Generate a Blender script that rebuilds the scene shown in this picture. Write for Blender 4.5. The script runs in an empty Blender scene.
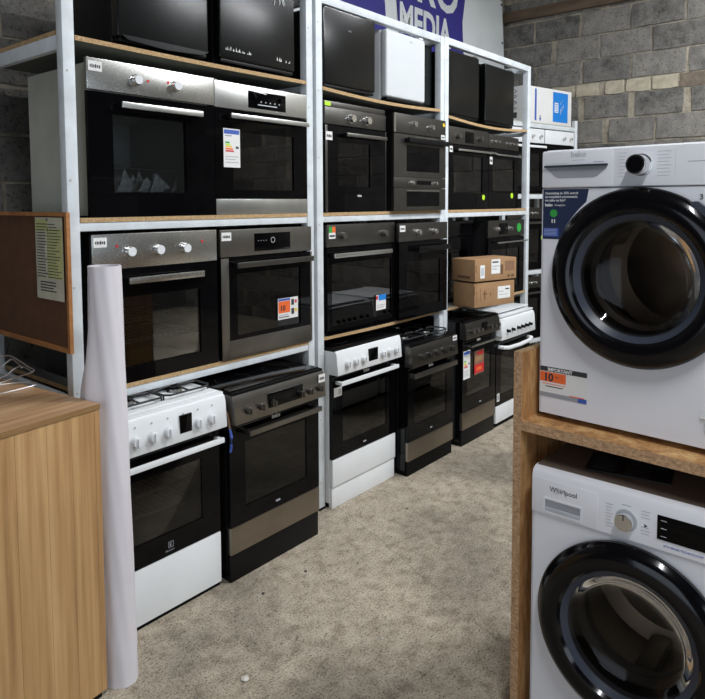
import bpy, bmesh, math, random
from mathutils import Vector, Matrix
random.seed(7)
PI = math.pi
scene = bpy.context.scene
COL = scene.collection

# ---------------------------------------------------------------- camera
cam_data = bpy.data.cameras.new('camera')
cam = bpy.data.objects.new('camera', cam_data)
COL.objects.link(cam)
R_ = Vector((0.6385561, -0.76956557, -0.00386654))
U_ = Vector((0.05359628, 0.03945897, 0.99778276))
F_ = Vector((0.76770668, 0.63734749, -0.06644262))
m = Matrix((R_, U_, -F_)).transposed().to_4x4()
m.translation = (0.0, -2.37728, 1.66565)
cam.matrix_world = m
cam_data.sensor_fit = 'HORIZONTAL'
cam_data.sensor_width = 36.0
cam_data.lens = 36.0 * 666.577 / 705.0
cam_data.shift_y = -(349.5 - 246.5) / 705.0
cam_data.clip_start = 0.05
cam_data.clip_end = 60
scene.camera = cam

# ---------------------------------------------------------------- world and daylight
w = bpy.data.worlds.new('world')
scene.world = w
w.use_nodes = True
w.node_tree.nodes['Background'].inputs[0].default_value = (0.75, 0.85, 1.0, 1)
w.node_tree.nodes['Background'].inputs[1].default_value = 1.2


def area_light(name, loc, size, size_y, power, color, direction):
    d = bpy.data.lights.new(name, 'AREA')
    d.shape = 'RECTANGLE'
    d.size, d.size_y = size, size_y
    d.energy = power
    d.color = color
    o = bpy.data.objects.new(name, d)
    COL.objects.link(o)
    o.location = loc
    o.rotation_euler = Vector(direction).to_track_quat('-Z', 'Y').to_euler()
    return o


# daylight through the gate opening in the left wall and the one behind the camera
area_light('gate_daylight', (-2.42, -2.2, 1.6), 2.6, 2.3, 14, (0.80, 0.89, 1.0), (1, 0.1, -0.05))
area_light('side_daylight', (1.0, -6.35, 1.9), 2.6, 1.7, 30, (0.80, 0.89, 1.0), (0, 1, 0))

scene.view_settings.view_transform = 'Standard'
scene.view_settings.look = 'None'
scene.view_settings.exposure = 0.0
scene.view_settings.gamma = 1.0
scene.view_settings.use_curve_mapping = False


# ---------------------------------------------------------------- materials
def new_mat(name):
    mt = bpy.data.materials.new(name)
    mt.use_nodes = True
    nt = mt.node_tree
    return mt, nt, nt.nodes['Principled BSDF']


def ramp(nt, fac, stops):
    r = nt.nodes.new('ShaderNodeValToRGB')
    els = r.color_ramp.elements
    while len(els) < len(stops):
        els.new(0.5)
    for e, (p, c) in zip(els, stops):
        e.position = p
        e.color = (c[0], c[1], c[2], 1)
    nt.links.new(fac, r.inputs['Fac'])
    return r.outputs['Color']


def noise(nt, scale, detail=4, rough=0.55, stretch=None, coord='Object'):
    tc = nt.nodes.new('ShaderNodeTexCoord')
    n = nt.nodes.new('ShaderNodeTexNoise')
    n.inputs['Scale'].default_value = scale
    n.inputs['Detail'].default_value = detail
    n.inputs['Roughness'].default_value = rough
    if stretch:
        mp = nt.nodes.new('ShaderNodeMapping')
        mp.inputs['Scale'].default_value = stretch
        nt.links.new(tc.outputs[coord], mp.inputs['Vector'])
        nt.links.new(mp.outputs['Vector'], n.inputs['Vector'])
    else:
        nt.links.new(tc.outputs[coord], n.inputs['Vector'])
    return n.outputs['Fac']


def bump(nt, b, h, strength, dist=0.002):
    bn = nt.nodes.new('ShaderNodeBump')
    bn.inputs['Strength'].default_value = strength
    bn.inputs['Distance'].default_value = dist
    nt.links.new(h, bn.inputs['Height'])
    nt.links.new(bn.outputs['Normal'], b.inputs['Normal'])


def plain(name, col, rough=0.4, metal=0.0, var=0.06, scale=6.0, spec=0.5, stretch=None, bstr=0.0, coat=0.0):
    mt, nt, b = new_mat(name)
    f = noise(nt, scale, 4, 0.6, stretch)
    c0 = [max(0, c * (1 - var)) for c in col]
    c1 = [min(1, c * (1 + var)) for c in col]
    nt.links.new(ramp(nt, f, [(0.3, c0), (0.7, c1)]), b.inputs['Base Color'])
    b.inputs['Roughness'].default_value = rough
    b.inputs['Metallic'].default_value = metal
    b.inputs['Specular IOR Level'].default_value = spec
    b.inputs['Coat Weight'].default_value = coat
    if bstr:
        bump(nt, b, f, bstr)
    return mt


def brushed(name, col, rough=0.3):
    mt, nt, b = new_mat(name)
    f = noise(nt, 90, 3, 0.6, (1.0, 1.0, 14.0))
    g = noise(nt, 5, 3, 0.6)
    nt.links.new(ramp(nt, g, [(0.3, [c * 0.86 for c in col]), (0.75, [min(1, c * 1.12) for c in col])]), b.inputs['Base Color'])
    b.inputs['Metallic'].default_value = 1.0
    mr = nt.nodes.new('ShaderNodeMapRange')
    mr.inputs['To Min'].default_value = rough * 0.8
    mr.inputs['To Max'].default_value = rough * 1.25
    nt.links.new(f, mr.inputs['Value'])
    nt.links.new(mr.outputs['Result'], b.inputs['Roughness'])
    bump(nt, b, f, 0.04, 0.0005)
    return mt


def pane(name, tint, fac_rough=0.02, ior=1.5):
    mt = bpy.data.materials.new(name)
    mt.use_nodes = True
    nt = mt.node_tree
    nt.nodes.clear()
    out = nt.nodes.new('ShaderNodeOutputMaterial')
    mix = nt.nodes.new('ShaderNodeMixShader')
    tr = nt.nodes.new('ShaderNodeBsdfTransparent')
    gl = nt.nodes.new('ShaderNodeBsdfGlossy')
    fr = nt.nodes.new('ShaderNodeFresnel')
    fr.inputs['IOR'].default_value = ior
    tr.inputs['Color'].default_value = (*tint, 1)
    gl.inputs['Roughness'].default_value = fac_rough
    gl.inputs['Color'].default_value = (0.9, 0.9, 0.9, 1)
    nt.links.new(fr.outputs[0], mix.inputs[0])
    nt.links.new(tr.outputs[0], mix.inputs[1])
    nt.links.new(gl.outputs[0], mix.inputs[2])
    nt.links.new(mix.outputs[0], out.inputs[0])
    return mt


def emit(name, col, s):
    mt, nt, b = new_mat(name)
    b.inputs['Base Color'].default_value = (*col, 1)
    b.inputs['Emission Color'].default_value = (*col, 1)
    b.inputs['Emission Strength'].default_value = s
    return mt


def chipboard(name, dark, mid, light, scale=110, stretch=None):
    mt, nt, b = new_mat(name)
    f = noise(nt, scale, 5, 0.75, stretch)
    nt.links.new(ramp(nt, f, [(0.32, dark), (0.5, mid), (0.68, light)]), b.inputs['Base Color'])
    b.inputs['Roughness'].default_value = 0.85
    bump(nt, b, f, 0.4, 0.002)
    return mt


def wood(name, c0, c1, c2, sx, sy, sz, rough=0.45):
    mt, nt, b = new_mat(name)
    f = noise(nt, 1.0, 6, 0.6, (sx, sy, sz))
    g = noise(nt, 1.0, 2, 0.5, (sx * 0.22, sy * 0.22, sz * 0.1))
    mx = nt.nodes.new('ShaderNodeMath')
    mx.operation = 'ADD'
    mm = nt.nodes.new('ShaderNodeMath')
    mm.operation = 'MULTIPLY'
    mm.inputs[1].default_value = 0.5
    nt.links.new(f, mx.inputs[0])
    nt.links.new(g, mx.inputs[1])
    nt.links.new(mx.outputs[0], mm.inputs[0])
    nt.links.new(ramp(nt, mm.outputs[0], [(0.36, c0), (0.5, c1), (0.64, c2)]), b.inputs['Base Color'])
    b.inputs['Roughness'].default_value = rough
    bump(nt, b, f, 0.08, 0.001)
    return mt


M = {}
M['enamel'] = plain('white_enamel', (0.75, 0.775, 0.785), 0.25, var=0.03)
M['washer_white'] = plain('washer_white', (0.74, 0.745, 0.78), 0.32, var=0.02)
M['fridge_white'] = plain('fridge_white', (0.62, 0.65, 0.66), 0.5, var=0.02, spec=0.3)
M['white_plastic'] = plain('white_plastic', (0.70, 0.72, 0.74), 0.4, var=0.03)
M['rack_paint'] = plain('white_rack_paint', (0.63, 0.675, 0.70), 0.5, var=0.13, scale=9)
M['galvanised'] = plain('galvanised_sheet', (0.46, 0.47, 0.40), 0.5, metal=0.15, var=0.12, scale=4)
M['housing'] = plain('dark_housing', (0.008, 0.008, 0.009), 0.5, metal=0.1)
M['steel'] = brushed('brushed_steel', (0.52, 0.52, 0.49), 0.27)
M['bright_steel'] = brushed('bright_steel', (0.68, 0.69, 0.66), 0.3)
M['dark_steel'] = brushed('dark_brushed_steel', (0.15, 0.145, 0.135), 0.36)
M['graphite'] = brushed('graphite_steel', (0.24, 0.23, 0.21), 0.36)
M['bronze_steel'] = brushed('bronze_steel', (0.29, 0.255, 0.215), 0.36)
M['chrome'] = plain('chrome', (0.75, 0.75, 0.75), 0.15, metal=1.0, var=0.02)
M['black_glass'] = plain('black_glass', (0.002, 0.002, 0.0025), 0.04, var=0.2, spec=0.16)
M['black_gloss'] = plain('black_gloss_plastic', (0.003, 0.003, 0.004), 0.13, var=0.1, spec=0.35)
M['soft_black'] = plain('soft_gloss_black', (0.002, 0.0025, 0.0025), 0.22, var=0.2, spec=0.45)
M['black_plastic'] = plain('black_plastic', (0.004, 0.004, 0.0045), 0.45, spec=0.2)
M['matt_black'] = plain('matt_black_enamel', (0.003, 0.003, 0.0032), 0.6, spec=0.12)
M['grate_iron'] = plain('grate_iron', (0.015, 0.015, 0.016), 0.55)
M['cavity'] = plain('cavity_enamel', (0.045, 0.047, 0.05), 0.35)
M['light_cavity'] = plain('light_cavity_enamel', (0.16, 0.165, 0.17), 0.35)
M['window'] = pane('oven_window_glass', (0.42, 0.42, 0.42))
M['dark_window'] = pane('dark_oven_window_glass', (0.14, 0.14, 0.15), 0.02, 1.75)
M['clear_window'] = pane('clear_oven_window_glass', (0.78, 0.80, 0.80), 0.02, 1.6)
M['bright_cavity'] = plain('bright_cavity_enamel', (0.42, 0.45, 0.46), 0.3)
M['bowl'] = pane('washer_bowl_glass', (0.55, 0.50, 0.45), 0.05, 1.28)
M['seal'] = plain('dark_rubber_seal', (0.03, 0.03, 0.032), 0.5, spec=0.3)
M['shaded_top'] = plain('washer_top_shade', (0.13, 0.10, 0.082), 0.5)  # white lower washer top, shade under the stand shelf put into its colour
M['drum'] = brushed('drum_steel', (0.30, 0.26, 0.22), 0.42)
M['bezel'] = plain('slate_bezel', (0.035, 0.042, 0.06), 0.35, var=0.1, spec=0.35)
M['wire'] = plain('wire_chrome', (0.72, 0.72, 0.72), 0.3, metal=1.0)
M['film'] = plain('crumpled_film', (0.75, 0.77, 0.78), 0.25, var=0.3, scale=60, bstr=1.0)
M['laminate'] = plain('grey_green_laminate', (0.16, 0.17, 0.15), 0.6, var=0.12, scale=3)
M['chip'] = chipboard('chipboard_edge', (0.24, 0.14, 0.06), (0.44, 0.29, 0.14), (0.60, 0.44, 0.25))
M['osb'] = chipboard('osb_face', (0.24, 0.11, 0.035), (0.52, 0.27, 0.10), (0.74, 0.50, 0.23), 20, (1.0, 1.0, 0.22))
M['osb_edge'] = chipboard('osb_edge', (0.20, 0.12, 0.065), (0.43, 0.26, 0.14), (0.60, 0.40, 0.23), 70, (1, 1, 1.6))
M['card'] = plain('corrugated_cardboard', (0.32, 0.185, 0.088), 0.8, var=0.12, scale=7, bstr=0.15)
M['card_dark'] = plain('cardboard_print', (0.12, 0.06, 0.03), 0.8, var=0.2)
M['fibreboard'] = plain('brown_fibreboard', (0.105, 0.047, 0.022), 0.65, var=0.18, scale=14)
M['orange_wood'] = wood('orange_pine', (0.26, 0.10, 0.03), (0.37, 0.16, 0.05), (0.46, 0.22, 0.08), 30, 3, 30, 0.5)
M['oak'] = wood('oak_vertical', (0.31, 0.165, 0.066), (0.45, 0.265, 0.115), (0.56, 0.355, 0.165), 60, 60, 1.8, 0.42)
M['oak_top'] = wood('oak_top', (0.24, 0.13, 0.065), (0.40, 0.24, 0.125), (0.52, 0.34, 0.19), 1.8, 40, 30, 0.42)
M['oak_edge'] = wood('oak_edge', (0.17, 0.09, 0.035), (0.26, 0.15, 0.06), (0.33, 0.20, 0.09), 3, 20, 30, 0.45)
M['paper'] = plain('paper', (0.72, 0.72, 0.70), 0.7, var=0.03)
M['old_paper'] = plain('aged_green_paper', (0.52, 0.51, 0.40), 0.75, var=0.16, scale=12)
M['green_tint'] = plain('highlighter_green', (0.48, 0.50, 0.22), 0.75, var=0.1)
M['roll'] = plain('white_wrap_roll', (0.66, 0.63, 0.66), 0.55, var=0.05, scale=5, stretch=(1, 1, 0.4), bstr=0.25)
M['ink'] = plain('dark_ink', (0.03, 0.03, 0.035), 0.6)
M['grey_ink'] = plain('grey_ink', (0.30, 0.31, 0.34), 0.6)
M['zone_print'] = plain('zone_print', (0.03, 0.03, 0.032), 0.3)
M['pale_ink'] = plain('pale_ink', (0.47, 0.49, 0.53), 0.6)
M['orange'] = plain('label_orange', (0.80, 0.14, 0.03), 0.5, var=0.03)
M['red'] = plain('label_red', (0.55, 0.02, 0.03), 0.5, var=0.05)
M['lime'] = plain('lime_sticker', (0.48, 0.78, 0.03), 0.5, var=0.03)
M['green'] = plain('green_sticker', (0.03, 0.33, 0.05), 0.5, var=0.05)
M['navy'] = plain('navy_print', (0.012, 0.022, 0.065), 0.45, var=0.05)
M['banner_blue'] = plain('banner_blue', (0.035, 0.032, 0.24), 0.6, var=0.08)
M['banner_white'] = plain('banner_vinyl', (0.72, 0.76, 0.76), 0.55, var=0.07, scale=2)
M['blue'] = plain('bright_blue_print', (0.01, 0.20, 0.62), 0.5, var=0.03)
M['label_blue'] = plain('label_blue', (0.04, 0.10, 0.42), 0.5, var=0.03)
M['yellow'] = plain('label_yellow', (0.80, 0.55, 0.04), 0.5, var=0.03)
M['strap_blue'] = plain('blue_strap', (0.05, 0.10, 0.40), 0.45)
M['brown_cable'] = plain('brown_tape', (0.22, 0.12, 0.07), 0.6)
M['stone'] = plain('pale_debris', (0.5, 0.48, 0.43), 0.9, var=0.2, scale=60)
M['twig'] = plain('dark_debris', (0.05, 0.04, 0.035), 0.9)
M['tube'] = emit('lamp_tube', (0.93, 0.97, 1.0), 9.0)
M['sky_pane'] = pane('hall_window_glass', (0.9, 0.93, 0.95))


def mat_block():
    mt, nt, b = new_mat('concrete_block')
    g = nt.nodes.new('ShaderNodeNewGeometry')
    n1 = noise(nt, 9, 8, 0.7)
    n2 = noise(nt, 55, 5, 0.7)
    ad = nt.nodes.new('ShaderNodeMath'); ad.operation = 'MULTIPLY_ADD'
    ad.inputs[1].default_value = 0.22
    nt.links.new(g.outputs['Random Per Island'], ad.inputs[0])
    nt.links.new(n1, ad.inputs[2])
    c = ramp(nt, ad.outputs[0], [(0.36, (0.062, 0.058, 0.052)), (0.55, (0.145, 0.139, 0.127)), (0.82, (0.24, 0.225, 0.20))])
    pit = ramp(nt, n2, [(0.36, (0.3, 0.29, 0.28)), (0.45, (1, 1, 1))])
    mx = nt.nodes.new('ShaderNodeMix'); mx.data_type = 'RGBA'; mx.blend_type = 'MULTIPLY'
    mx.inputs[0].default_value = 1.0
    nt.links.new(c, mx.inputs[6]); nt.links.new(pit, mx.inputs[7])
    nt.links.new(mx.outputs[2], b.inputs['Base Color'])
    b.inputs['Roughness'].default_value = 0.95
    bump(nt, b, n2, 0.8, 0.006)
    return mt


def mat_mortar():
    mt, nt, b = new_mat('mortar')
    n1 = noise(nt, 7, 8, 0.7)
    nt.links.new(ramp(nt, n1, [(0.35, (0.16, 0.138, 0.105)), (0.5, (0.30, 0.265, 0.205)), (0.7, (0.44, 0.395, 0.31))]), b.inputs['Base Color'])
    b.inputs['Roughness'].default_value = 0.95
    bump(nt, b, noise(nt, 40, 6, 0.7), 1.0, 0.012)
    return mt


def mat_floor():
    mt, nt, b = new_mat('rough_concrete_floor')
    big = noise(nt, 1.3, 5, 0.6)
    mid = noise(nt, 14, 6, 0.7)
    fine = noise(nt, 120, 5, 0.8)
    scr = noise(nt, 42, 6, 0.8, (0.5, 1.5, 1))
    c = ramp(nt, mid, [(0.36, (0.225, 0.19, 0.142)), (0.48, (0.335, 0.29, 0.225)), (0.64, (0.41, 0.362, 0.288))])
    s1 = ramp(nt, big, [(0.38, (0.66, 0.65, 0.64)), (0.56, (1.05, 1.04, 1.03))])
    s2 = ramp(nt, fine, [(0.385, (0.20, 0.18, 0.16)), (0.46, (0.90, 0.90, 0.90)), (0.62, (1.22, 1.21, 1.18))])
    s3 = ramp(nt, scr, [(0.365, (0.30, 0.28, 0.26)), (0.42, (1, 1, 1))])
    prev = c
    for s in (s1, s2, s3):
        mx = nt.nodes.new('ShaderNodeMix'); mx.data_type = 'RGBA'; mx.blend_type = 'MULTIPLY'
        mx.inputs[0].default_value = 1.0
        nt.links.new(prev, mx.inputs[6]); nt.links.new(s, mx.inputs[7])
        prev = mx.outputs[2]
    nt.links.new(prev, b.inputs['Base Color'])
    b.inputs['Roughness'].default_value = 0.9
    # old slab joints: thin irregular dark grooves
    tc = nt.nodes.new('ShaderNodeTexCoord')
    wob = noise(nt, 6, 5, 0.7)
    for nx, ny, c0, wd in ((0.998, 0.06, 3.55, 0.005), (0.936, -0.352, 2.525, 0.0018)):
        dt = nt.nodes.new('ShaderNodeVectorMath'); dt.operation = 'DOT_PRODUCT'
        dt.inputs[1].default_value = (nx, ny, 0)
        nt.links.new(tc.outputs['Object'], dt.inputs[0])
        a1 = nt.nodes.new('ShaderNodeMath'); a1.operation = 'MULTIPLY_ADD'; a1.inputs[1].default_value = 0.09
        nt.links.new(wob, a1.inputs[0]); nt.links.new(dt.outputs['Value'], a1.inputs[2])
        a2 = nt.nodes.new('ShaderNodeMath'); a2.operation = 'SUBTRACT'; a2.inputs[1].default_value = c0 + 0.045
        nt.links.new(a1.outputs[0], a2.inputs[0])
        a3 = nt.nodes.new('ShaderNodeMath'); a3.operation = 'ABSOLUTE'; nt.links.new(a2.outputs[0], a3.inputs[0])
        a4 = nt.nodes.new('ShaderNodeMath'); a4.operation = 'LESS_THAN'; a4.inputs[1].default_value = wd
        nt.links.new(a3.outputs[0], a4.inputs[0])
        a5 = nt.nodes.new('ShaderNodeMath'); a5.operation = 'MULTIPLY'; a5.inputs[1].default_value = 0.6
        nt.links.new(a4.outputs[0], a5.inputs[0])
        mx = nt.nodes.new('ShaderNodeMix'); mx.data_type = 'RGBA'
        nt.links.new(a5.outputs[0], mx.inputs[0]); nt.links.new(prev, mx.inputs[6]); mx.inputs[7].default_value = (0.09, 0.078, 0.062, 1)
        prev = mx.outputs[2]
    nt.links.new(prev, b.inputs['Base Color'])
    bump(nt, b, fine, 0.5, 0.004)
    return mt


M['block'] = mat_block()
M['mortar'] = mat_mortar()
M['floor'] = mat_floor()
M['pale_brick'] = plain('pale_brick', (0.40, 0.36, 0.27), 0.95, var=0.2, scale=14, bstr=0.5)
M['old_brick'] = plain('old_dark_brick', (0.15, 0.12, 0.09), 0.95, var=0.35, scale=14, bstr=0.5)
M['plaster'] = plain('grey_plaster', (0.06, 0.057, 0.052), 0.95, var=0.15, scale=2.0, bstr=0.4)
M['ceiling'] = plain('dark_ceiling', (0.10, 0.095, 0.085), 0.95, var=0.3, scale=3.0, bstr=0.4)
M['timber'] = wood('brown_timber', (0.05, 0.032, 0.02), (0.10, 0.068, 0.042), (0.16, 0.11, 0.07), 30, 4, 30, 0.8)


# ---------------------------------------------------------------- mesh builder
class MB:
    def __init__(self):
        self.bm = bmesh.new()
        self.mats = []

    def mi(self, mt):
        mt = M[mt] if isinstance(mt, str) else mt
        if mt not in self.mats:
            self.mats.append(mt)
        return self.mats.index(mt)

    def merge(self, b, mt, mat4=None):
        i = self.mi(mt)
        for f in b.faces:
            f.material_index = i
        if mat4 is not None:
            bmesh.ops.transform(b, matrix=mat4, verts=b.verts)
        me = bpy.data.meshes.new('tmp')
        b.to_mesh(me)
        b.free()
        self.bm.from_mesh(me)
        bpy.data.meshes.remove(me)
        return self

    def box(self, x0, x1, y0, y1, z0, z1, mt, r=0.0, seg=2, rot=None):
        b = bmesh.new()
        bmesh.ops.create_cube(b, size=1.0)
        bmesh.ops.scale(b, vec=(x1 - x0, y1 - y0, z1 - z0), verts=b.verts)
        if r:
            bmesh.ops.bevel(b, geom=list(b.edges), offset=r, segments=seg, affect='EDGES', profile=0.6)
        mm = Matrix.Translation(((x0 + x1) / 2, (y0 + y1) / 2, (z0 + z1) / 2))
        if rot:
            mm = mm @ Matrix.Rotation(rot[0], 4, rot[1])
        return self.merge(b, mt, mm)

    def cyl(self, p0, p1, r0, mt, r1=None, seg=24, bev=0.0):
        p0, p1 = Vector(p0), Vector(p1)
        d = p1 - p0
        b = bmesh.new()
        bmesh.ops.create_cone(b, cap_ends=True, segments=seg, radius1=r0, radius2=r0 if r1 is None else r1, depth=d.length)
        if bev:
            es = [e for e in b.edges if abs(e.verts[0].co.z - e.verts[1].co.z) < 1e-6]
            bmesh.ops.bevel(b, geom=es, offset=bev, segments=2, affect='EDGES')
        q = d.to_track_quat('Z', 'Y').to_matrix().to_4x4()
        return self.merge(b, mt, Matrix.Translation((p0 + p1) / 2) @ q)

    def tube(self, pts, r, mt, seg=8, closed=False):
        pts = [Vector(p) for p in pts]
        n = len(pts)
        b = bmesh.new()
        rings = []
        up = Vector((0, 0, 1))
        for i, p in enumerate(pts):
            if closed:
                t = (pts[(i + 1) % n] - pts[i - 1]).normalized()
            else:
                t = (pts[min(i + 1, n - 1)] - pts[max(i - 1, 0)]).normalized()
            a = t.cross(up)
            if a.length < 0.05:
                a = t.cross(Vector((0, 1, 0)))
            a.normalize()
            c = a.cross(t).normalized()
            rings.append([b.verts.new(p + a * r * math.cos(2 * PI * k / seg) + c * r * math.sin(2 * PI * k / seg)) for k in range(seg)])
        for i in range(n if closed else n - 1):
            A, B = rings[i], rings[(i + 1) % n]
            for k in range(seg):
                b.faces.new((A[k], A[(k + 1) % seg], B[(k + 1) % seg], B[k]))
        if not closed:
            b.faces.new(rings[0][::-1]); b.faces.new(rings[-1])
        bmesh.ops.recalc_face_normals(b, faces=b.faces)
        return self.merge(b, mt)

    def prism(self, poly, y0, y1, mt, axis='Y', r=0.0):
        """poly in the two axes other than `axis`."""
        b = bmesh.new()

        def P(a, c, t):
            return {'Y': (a, t, c), 'X': (t, a, c), 'Z': (a, c, t)}[axis]
        v0 = [b.verts.new(P(a, c, y0)) for a, c in poly]
        v1 = [b.verts.new(P(a, c, y1)) for a, c in poly]
        n = len(poly)
        b.faces.new(v0); b.faces.new(v1[::-1])
        for i in range(n):
            b.faces.new((v0[i], v0[(i + 1) % n], v1[(i + 1) % n], v1[i]))
        bmesh.ops.recalc_face_normals(b, faces=b.faces)
        if r:
            bmesh.ops.bevel(b, geom=list(b.edges), offset=r, segments=2, affect='EDGES')
        return self.merge(b, mt)

    def lathe(self, prof, cx, cz, mt, seg=64, cap=False):
        """profile (radius, y) turned about an axis along Y through (cx, cz)."""
        b = bmesh.new()
        rings = []
        for rr, y in prof:
            if rr < 1e-6:
                rings.append([b.verts.new((cx, y, cz))])
            else:
                rings.append([b.verts.new((cx + rr * math.cos(2 * PI * k / seg), y, cz + rr * math.sin(2 * PI * k / seg))) for k in range(seg)])
        for A, B in zip(rings, rings[1:]):
            for k in range(seg):
                if len(B) == 1 and len(A) > 1:
                    b.faces.new((A[k], A[(k + 1) % seg], B[0]))
                elif len(A) == 1:
                    b.faces.new((A[0], B[(k + 1) % seg], B[k]))
                else:
                    b.faces.new((A[k], A[(k + 1) % seg], B[(k + 1) % seg], B[k]))
        bmesh.ops.recalc_face_normals(b, faces=b.faces)
        return self.merge(b, mt)

    def hollow(self, o, i, mt, mt_in):
        """box (x0,x1,y0,y1,z0,z1) with an open-fronted cavity i; fronts both at their y0."""
        def vs(b, q, ys):
            x0, x1, y0, y1, z0, z1 = q
            return [b.verts.new((x, y, z)) for y in ys for x, z in ((x0, z0), (x1, z0), (x1, z1), (x0, z1))]
        b = bmesh.new()
        V = vs(b, o, (o[2], o[3])); Wv = vs(b, i, (o[2], i[3]))
        b.faces.new((V[4], V[5], V[6], V[7]))
        for k in range(4):
            j = (k + 1) % 4
            b.faces.new((V[k], V[j], V[4 + j], V[4 + k]))
            b.faces.new((V[k], V[j], Wv[j], Wv[k]))
        self.merge(b, mt)
        b = bmesh.new()
        Wv = vs(b, i, (o[2], i[3]))
        b.faces.new((Wv[4], Wv[5], Wv[6], Wv[7]))
        for k in range(4):
            j = (k + 1) % 4
            b.faces.new((Wv[k], Wv[j], Wv[4 + j], Wv[4 + k]))
        return self.merge(b, mt_in)

    def frame(self, x0, x1, z0, z1, hx0, hx1, hz0, hz1, y0, y1, mt):
        self.box(x0, hx0, y0, y1, z0, z1, mt)
        self.box(hx1, x1, y0, y1, z0, z1, mt)
        self.box(hx0, hx1, y0, y1, z0, hz0, mt)
        self.box(hx0, hx1, y0, y1, hz1, z1, mt)
        return self

    def text(self, s, x, z, size, y, mt, bold=0.0, shear=0.0, align='LEFT', sx=1.0, thick=0.0002):
        cu = bpy.data.curves.new('t', 'FONT')
        cu.body = s
        cu.size = size
        cu.offset = bold
        cu.shear = shear
        cu.align_x = align
        cu.extrude = thick
        cu.resolution_u = 3
        ob = bpy.data.objects.new('t', cu)
        me = bpy.data.meshes.new_from_object(ob)
        b = bmesh.new()
        b.from_mesh(me)
        bpy.data.objects.remove(ob); bpy.data.curves.remove(cu); bpy.data.meshes.remove(me)
        return self.merge(b, mt, Matrix.Translation((x, y, z)) @ Matrix.Rotation(PI / 2, 4, 'X') @ Matrix.Diagonal((sx, 1, 1, 1)))

    def build(self, name, parent=None, smooth=35):
        me = bpy.data.meshes.new(name)
        bm = self.bm
        bm.normal_update()
        if smooth:
            for f in bm.faces:
                f.smooth = True
            for e in bm.edges:
                if len(e.link_faces) == 2:
                    e.smooth = e.calc_face_angle(0) < math.radians(smooth)
        bm.to_mesh(me)
        bm.free()
        for mt in self.mats:
            me.materials.append(mt)
        o = bpy.data.objects.new(name, me)
        COL.objects.link(o)
        if parent:
            o.parent = parent
        return o


def thing(name, label, cat, loc=(0, 0, 0), rz=0.0, group=None):
    o = bpy.data.objects.new(name, None)
    o.empty_display_size = 0.1
    COL.objects.link(o)
    o.location = loc
    o.rotation_euler = (0, 0, rz)
    o['label'] = label
    o['category'] = cat
    if group:
        o['group'] = group
    return o


def tag(o, label, cat, group=None, kind=None):
    o['label'] = label
    o['category'] = cat
    if group:
        o['group'] = group
    if kind:
        o['kind'] = kind
    return o


def struct(o):
    o['kind'] = 'structure'
    return o


def copy_tree(o, parent=None):
    c = o.copy()
    COL.objects.link(c)
    c.parent = parent
    for ch in [q for q in bpy.data.objects if q.parent == o]:
        copy_tree(ch, c)
    return c


# ---------------------------------------------------------------- setting
XF, YB, ZC = 6.5, 0.95, 4.4
XL, YF = -2.6, -6.5
mb = MB(); mb.box(XL - .2, XF + .2, YF - .2, YB + .2, -0.12, 0, 'floor'); struct(mb.build('floor', smooth=0))
mb = MB(); mb.box(XL - .2, XF + .2, YF - .2, YB + .2, ZC, ZC + .12, 'ceiling'); struct(mb.build('ceiling', smooth=0))


def block_wall(name, along, fixed, a0, a1, out, phase, zmax=3.5):
    """concrete block wall: `along` axis letter, blocks proud of a mortar slab."""
    rnd = random.Random(3 if along == 'Y' else 9)
    mb = MB()

    def bx(a, b_, z0, z1, d0, d1, mt):
        lo, hi = sorted((fixed + out * d0, fixed + out * d1))
        bm_ = bmesh.new()
        bmesh.ops.create_cube(bm_, size=1)
        bmesh.ops.subdivide_edges(bm_, edges=list(bm_.edges), cuts=2, use_grid_fill=True)
        L, H = b_ - a, z1 - z0
        sc = (L, hi - lo, H) if along == 'X' else (hi - lo, L, H)
        bmesh.ops.scale(bm_, vec=sc, verts=bm_.verts)
        for v in bm_.verts:
            ja, jz, jd = rnd.uniform(-.008, .008), rnd.uniform(-.007, .007), rnd.uniform(-.0015, .0015)
            v.co += Vector((ja, jd, jz)) if along == 'X' else Vector((jd, ja, jz))
        c = ((a + b_) / 2, (lo + hi) / 2, (z0 + z1) / 2) if along == 'X' else ((lo + hi) / 2, (a + b_) / 2, (z0 + z1) / 2)
        mb.merge(bm_, mt, Matrix.Translation(c))
    # slab
    lo, hi = sorted((fixed, fixed - out * 0.2))
    if along == 'X':
        mb.box(a0, a1, lo, hi, 0, ZC, 'mortar')
    else:
        mb.box(lo, hi, a0, a1, 0, ZC, 'mortar')
    rows = []
    z = 2.808
    while z < zmax:
        rows.append((z, z + .210, .472, 'block')); z += .2285
    z = 2.683 - .013
    while z > 0.05:
        rows.append((max(z - .209, 0.01), z, .472, 'block')); z -= .2285
    rows.append((2.683, 2.797, .236, 'pale_brick'))
    for k, (z0, z1, L, mt) in enumerate(rows):
        ph = phase + (0.5 * L if k % 2 else 0) + rnd.uniform(-.05, .05)
        a = a0 - L + (ph % L)
        while a < a1:
            s, e = max(a, a0 + .003), min(a + L - .020 - rnd.choice((0, 0, .01, .05)), a1 - .003)
            if e - s > .03:
                mm = mt if mt == 'block' else rnd.choice(('pale_brick', 'pale_brick', 'pale_brick', 'old_brick'))
                bx(s, e, z0, z1, -0.02, 0.008 + rnd.uniform(-.002, .003), mm)
            a += L
    return struct(mb.build(name, smooth=0))


block_wall('wall_right', 'Y', XF, YF, YB, -1, 0.04)
block_wall('wall_back', 'X', YB, XL, XF, -1, 0.2)
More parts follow.
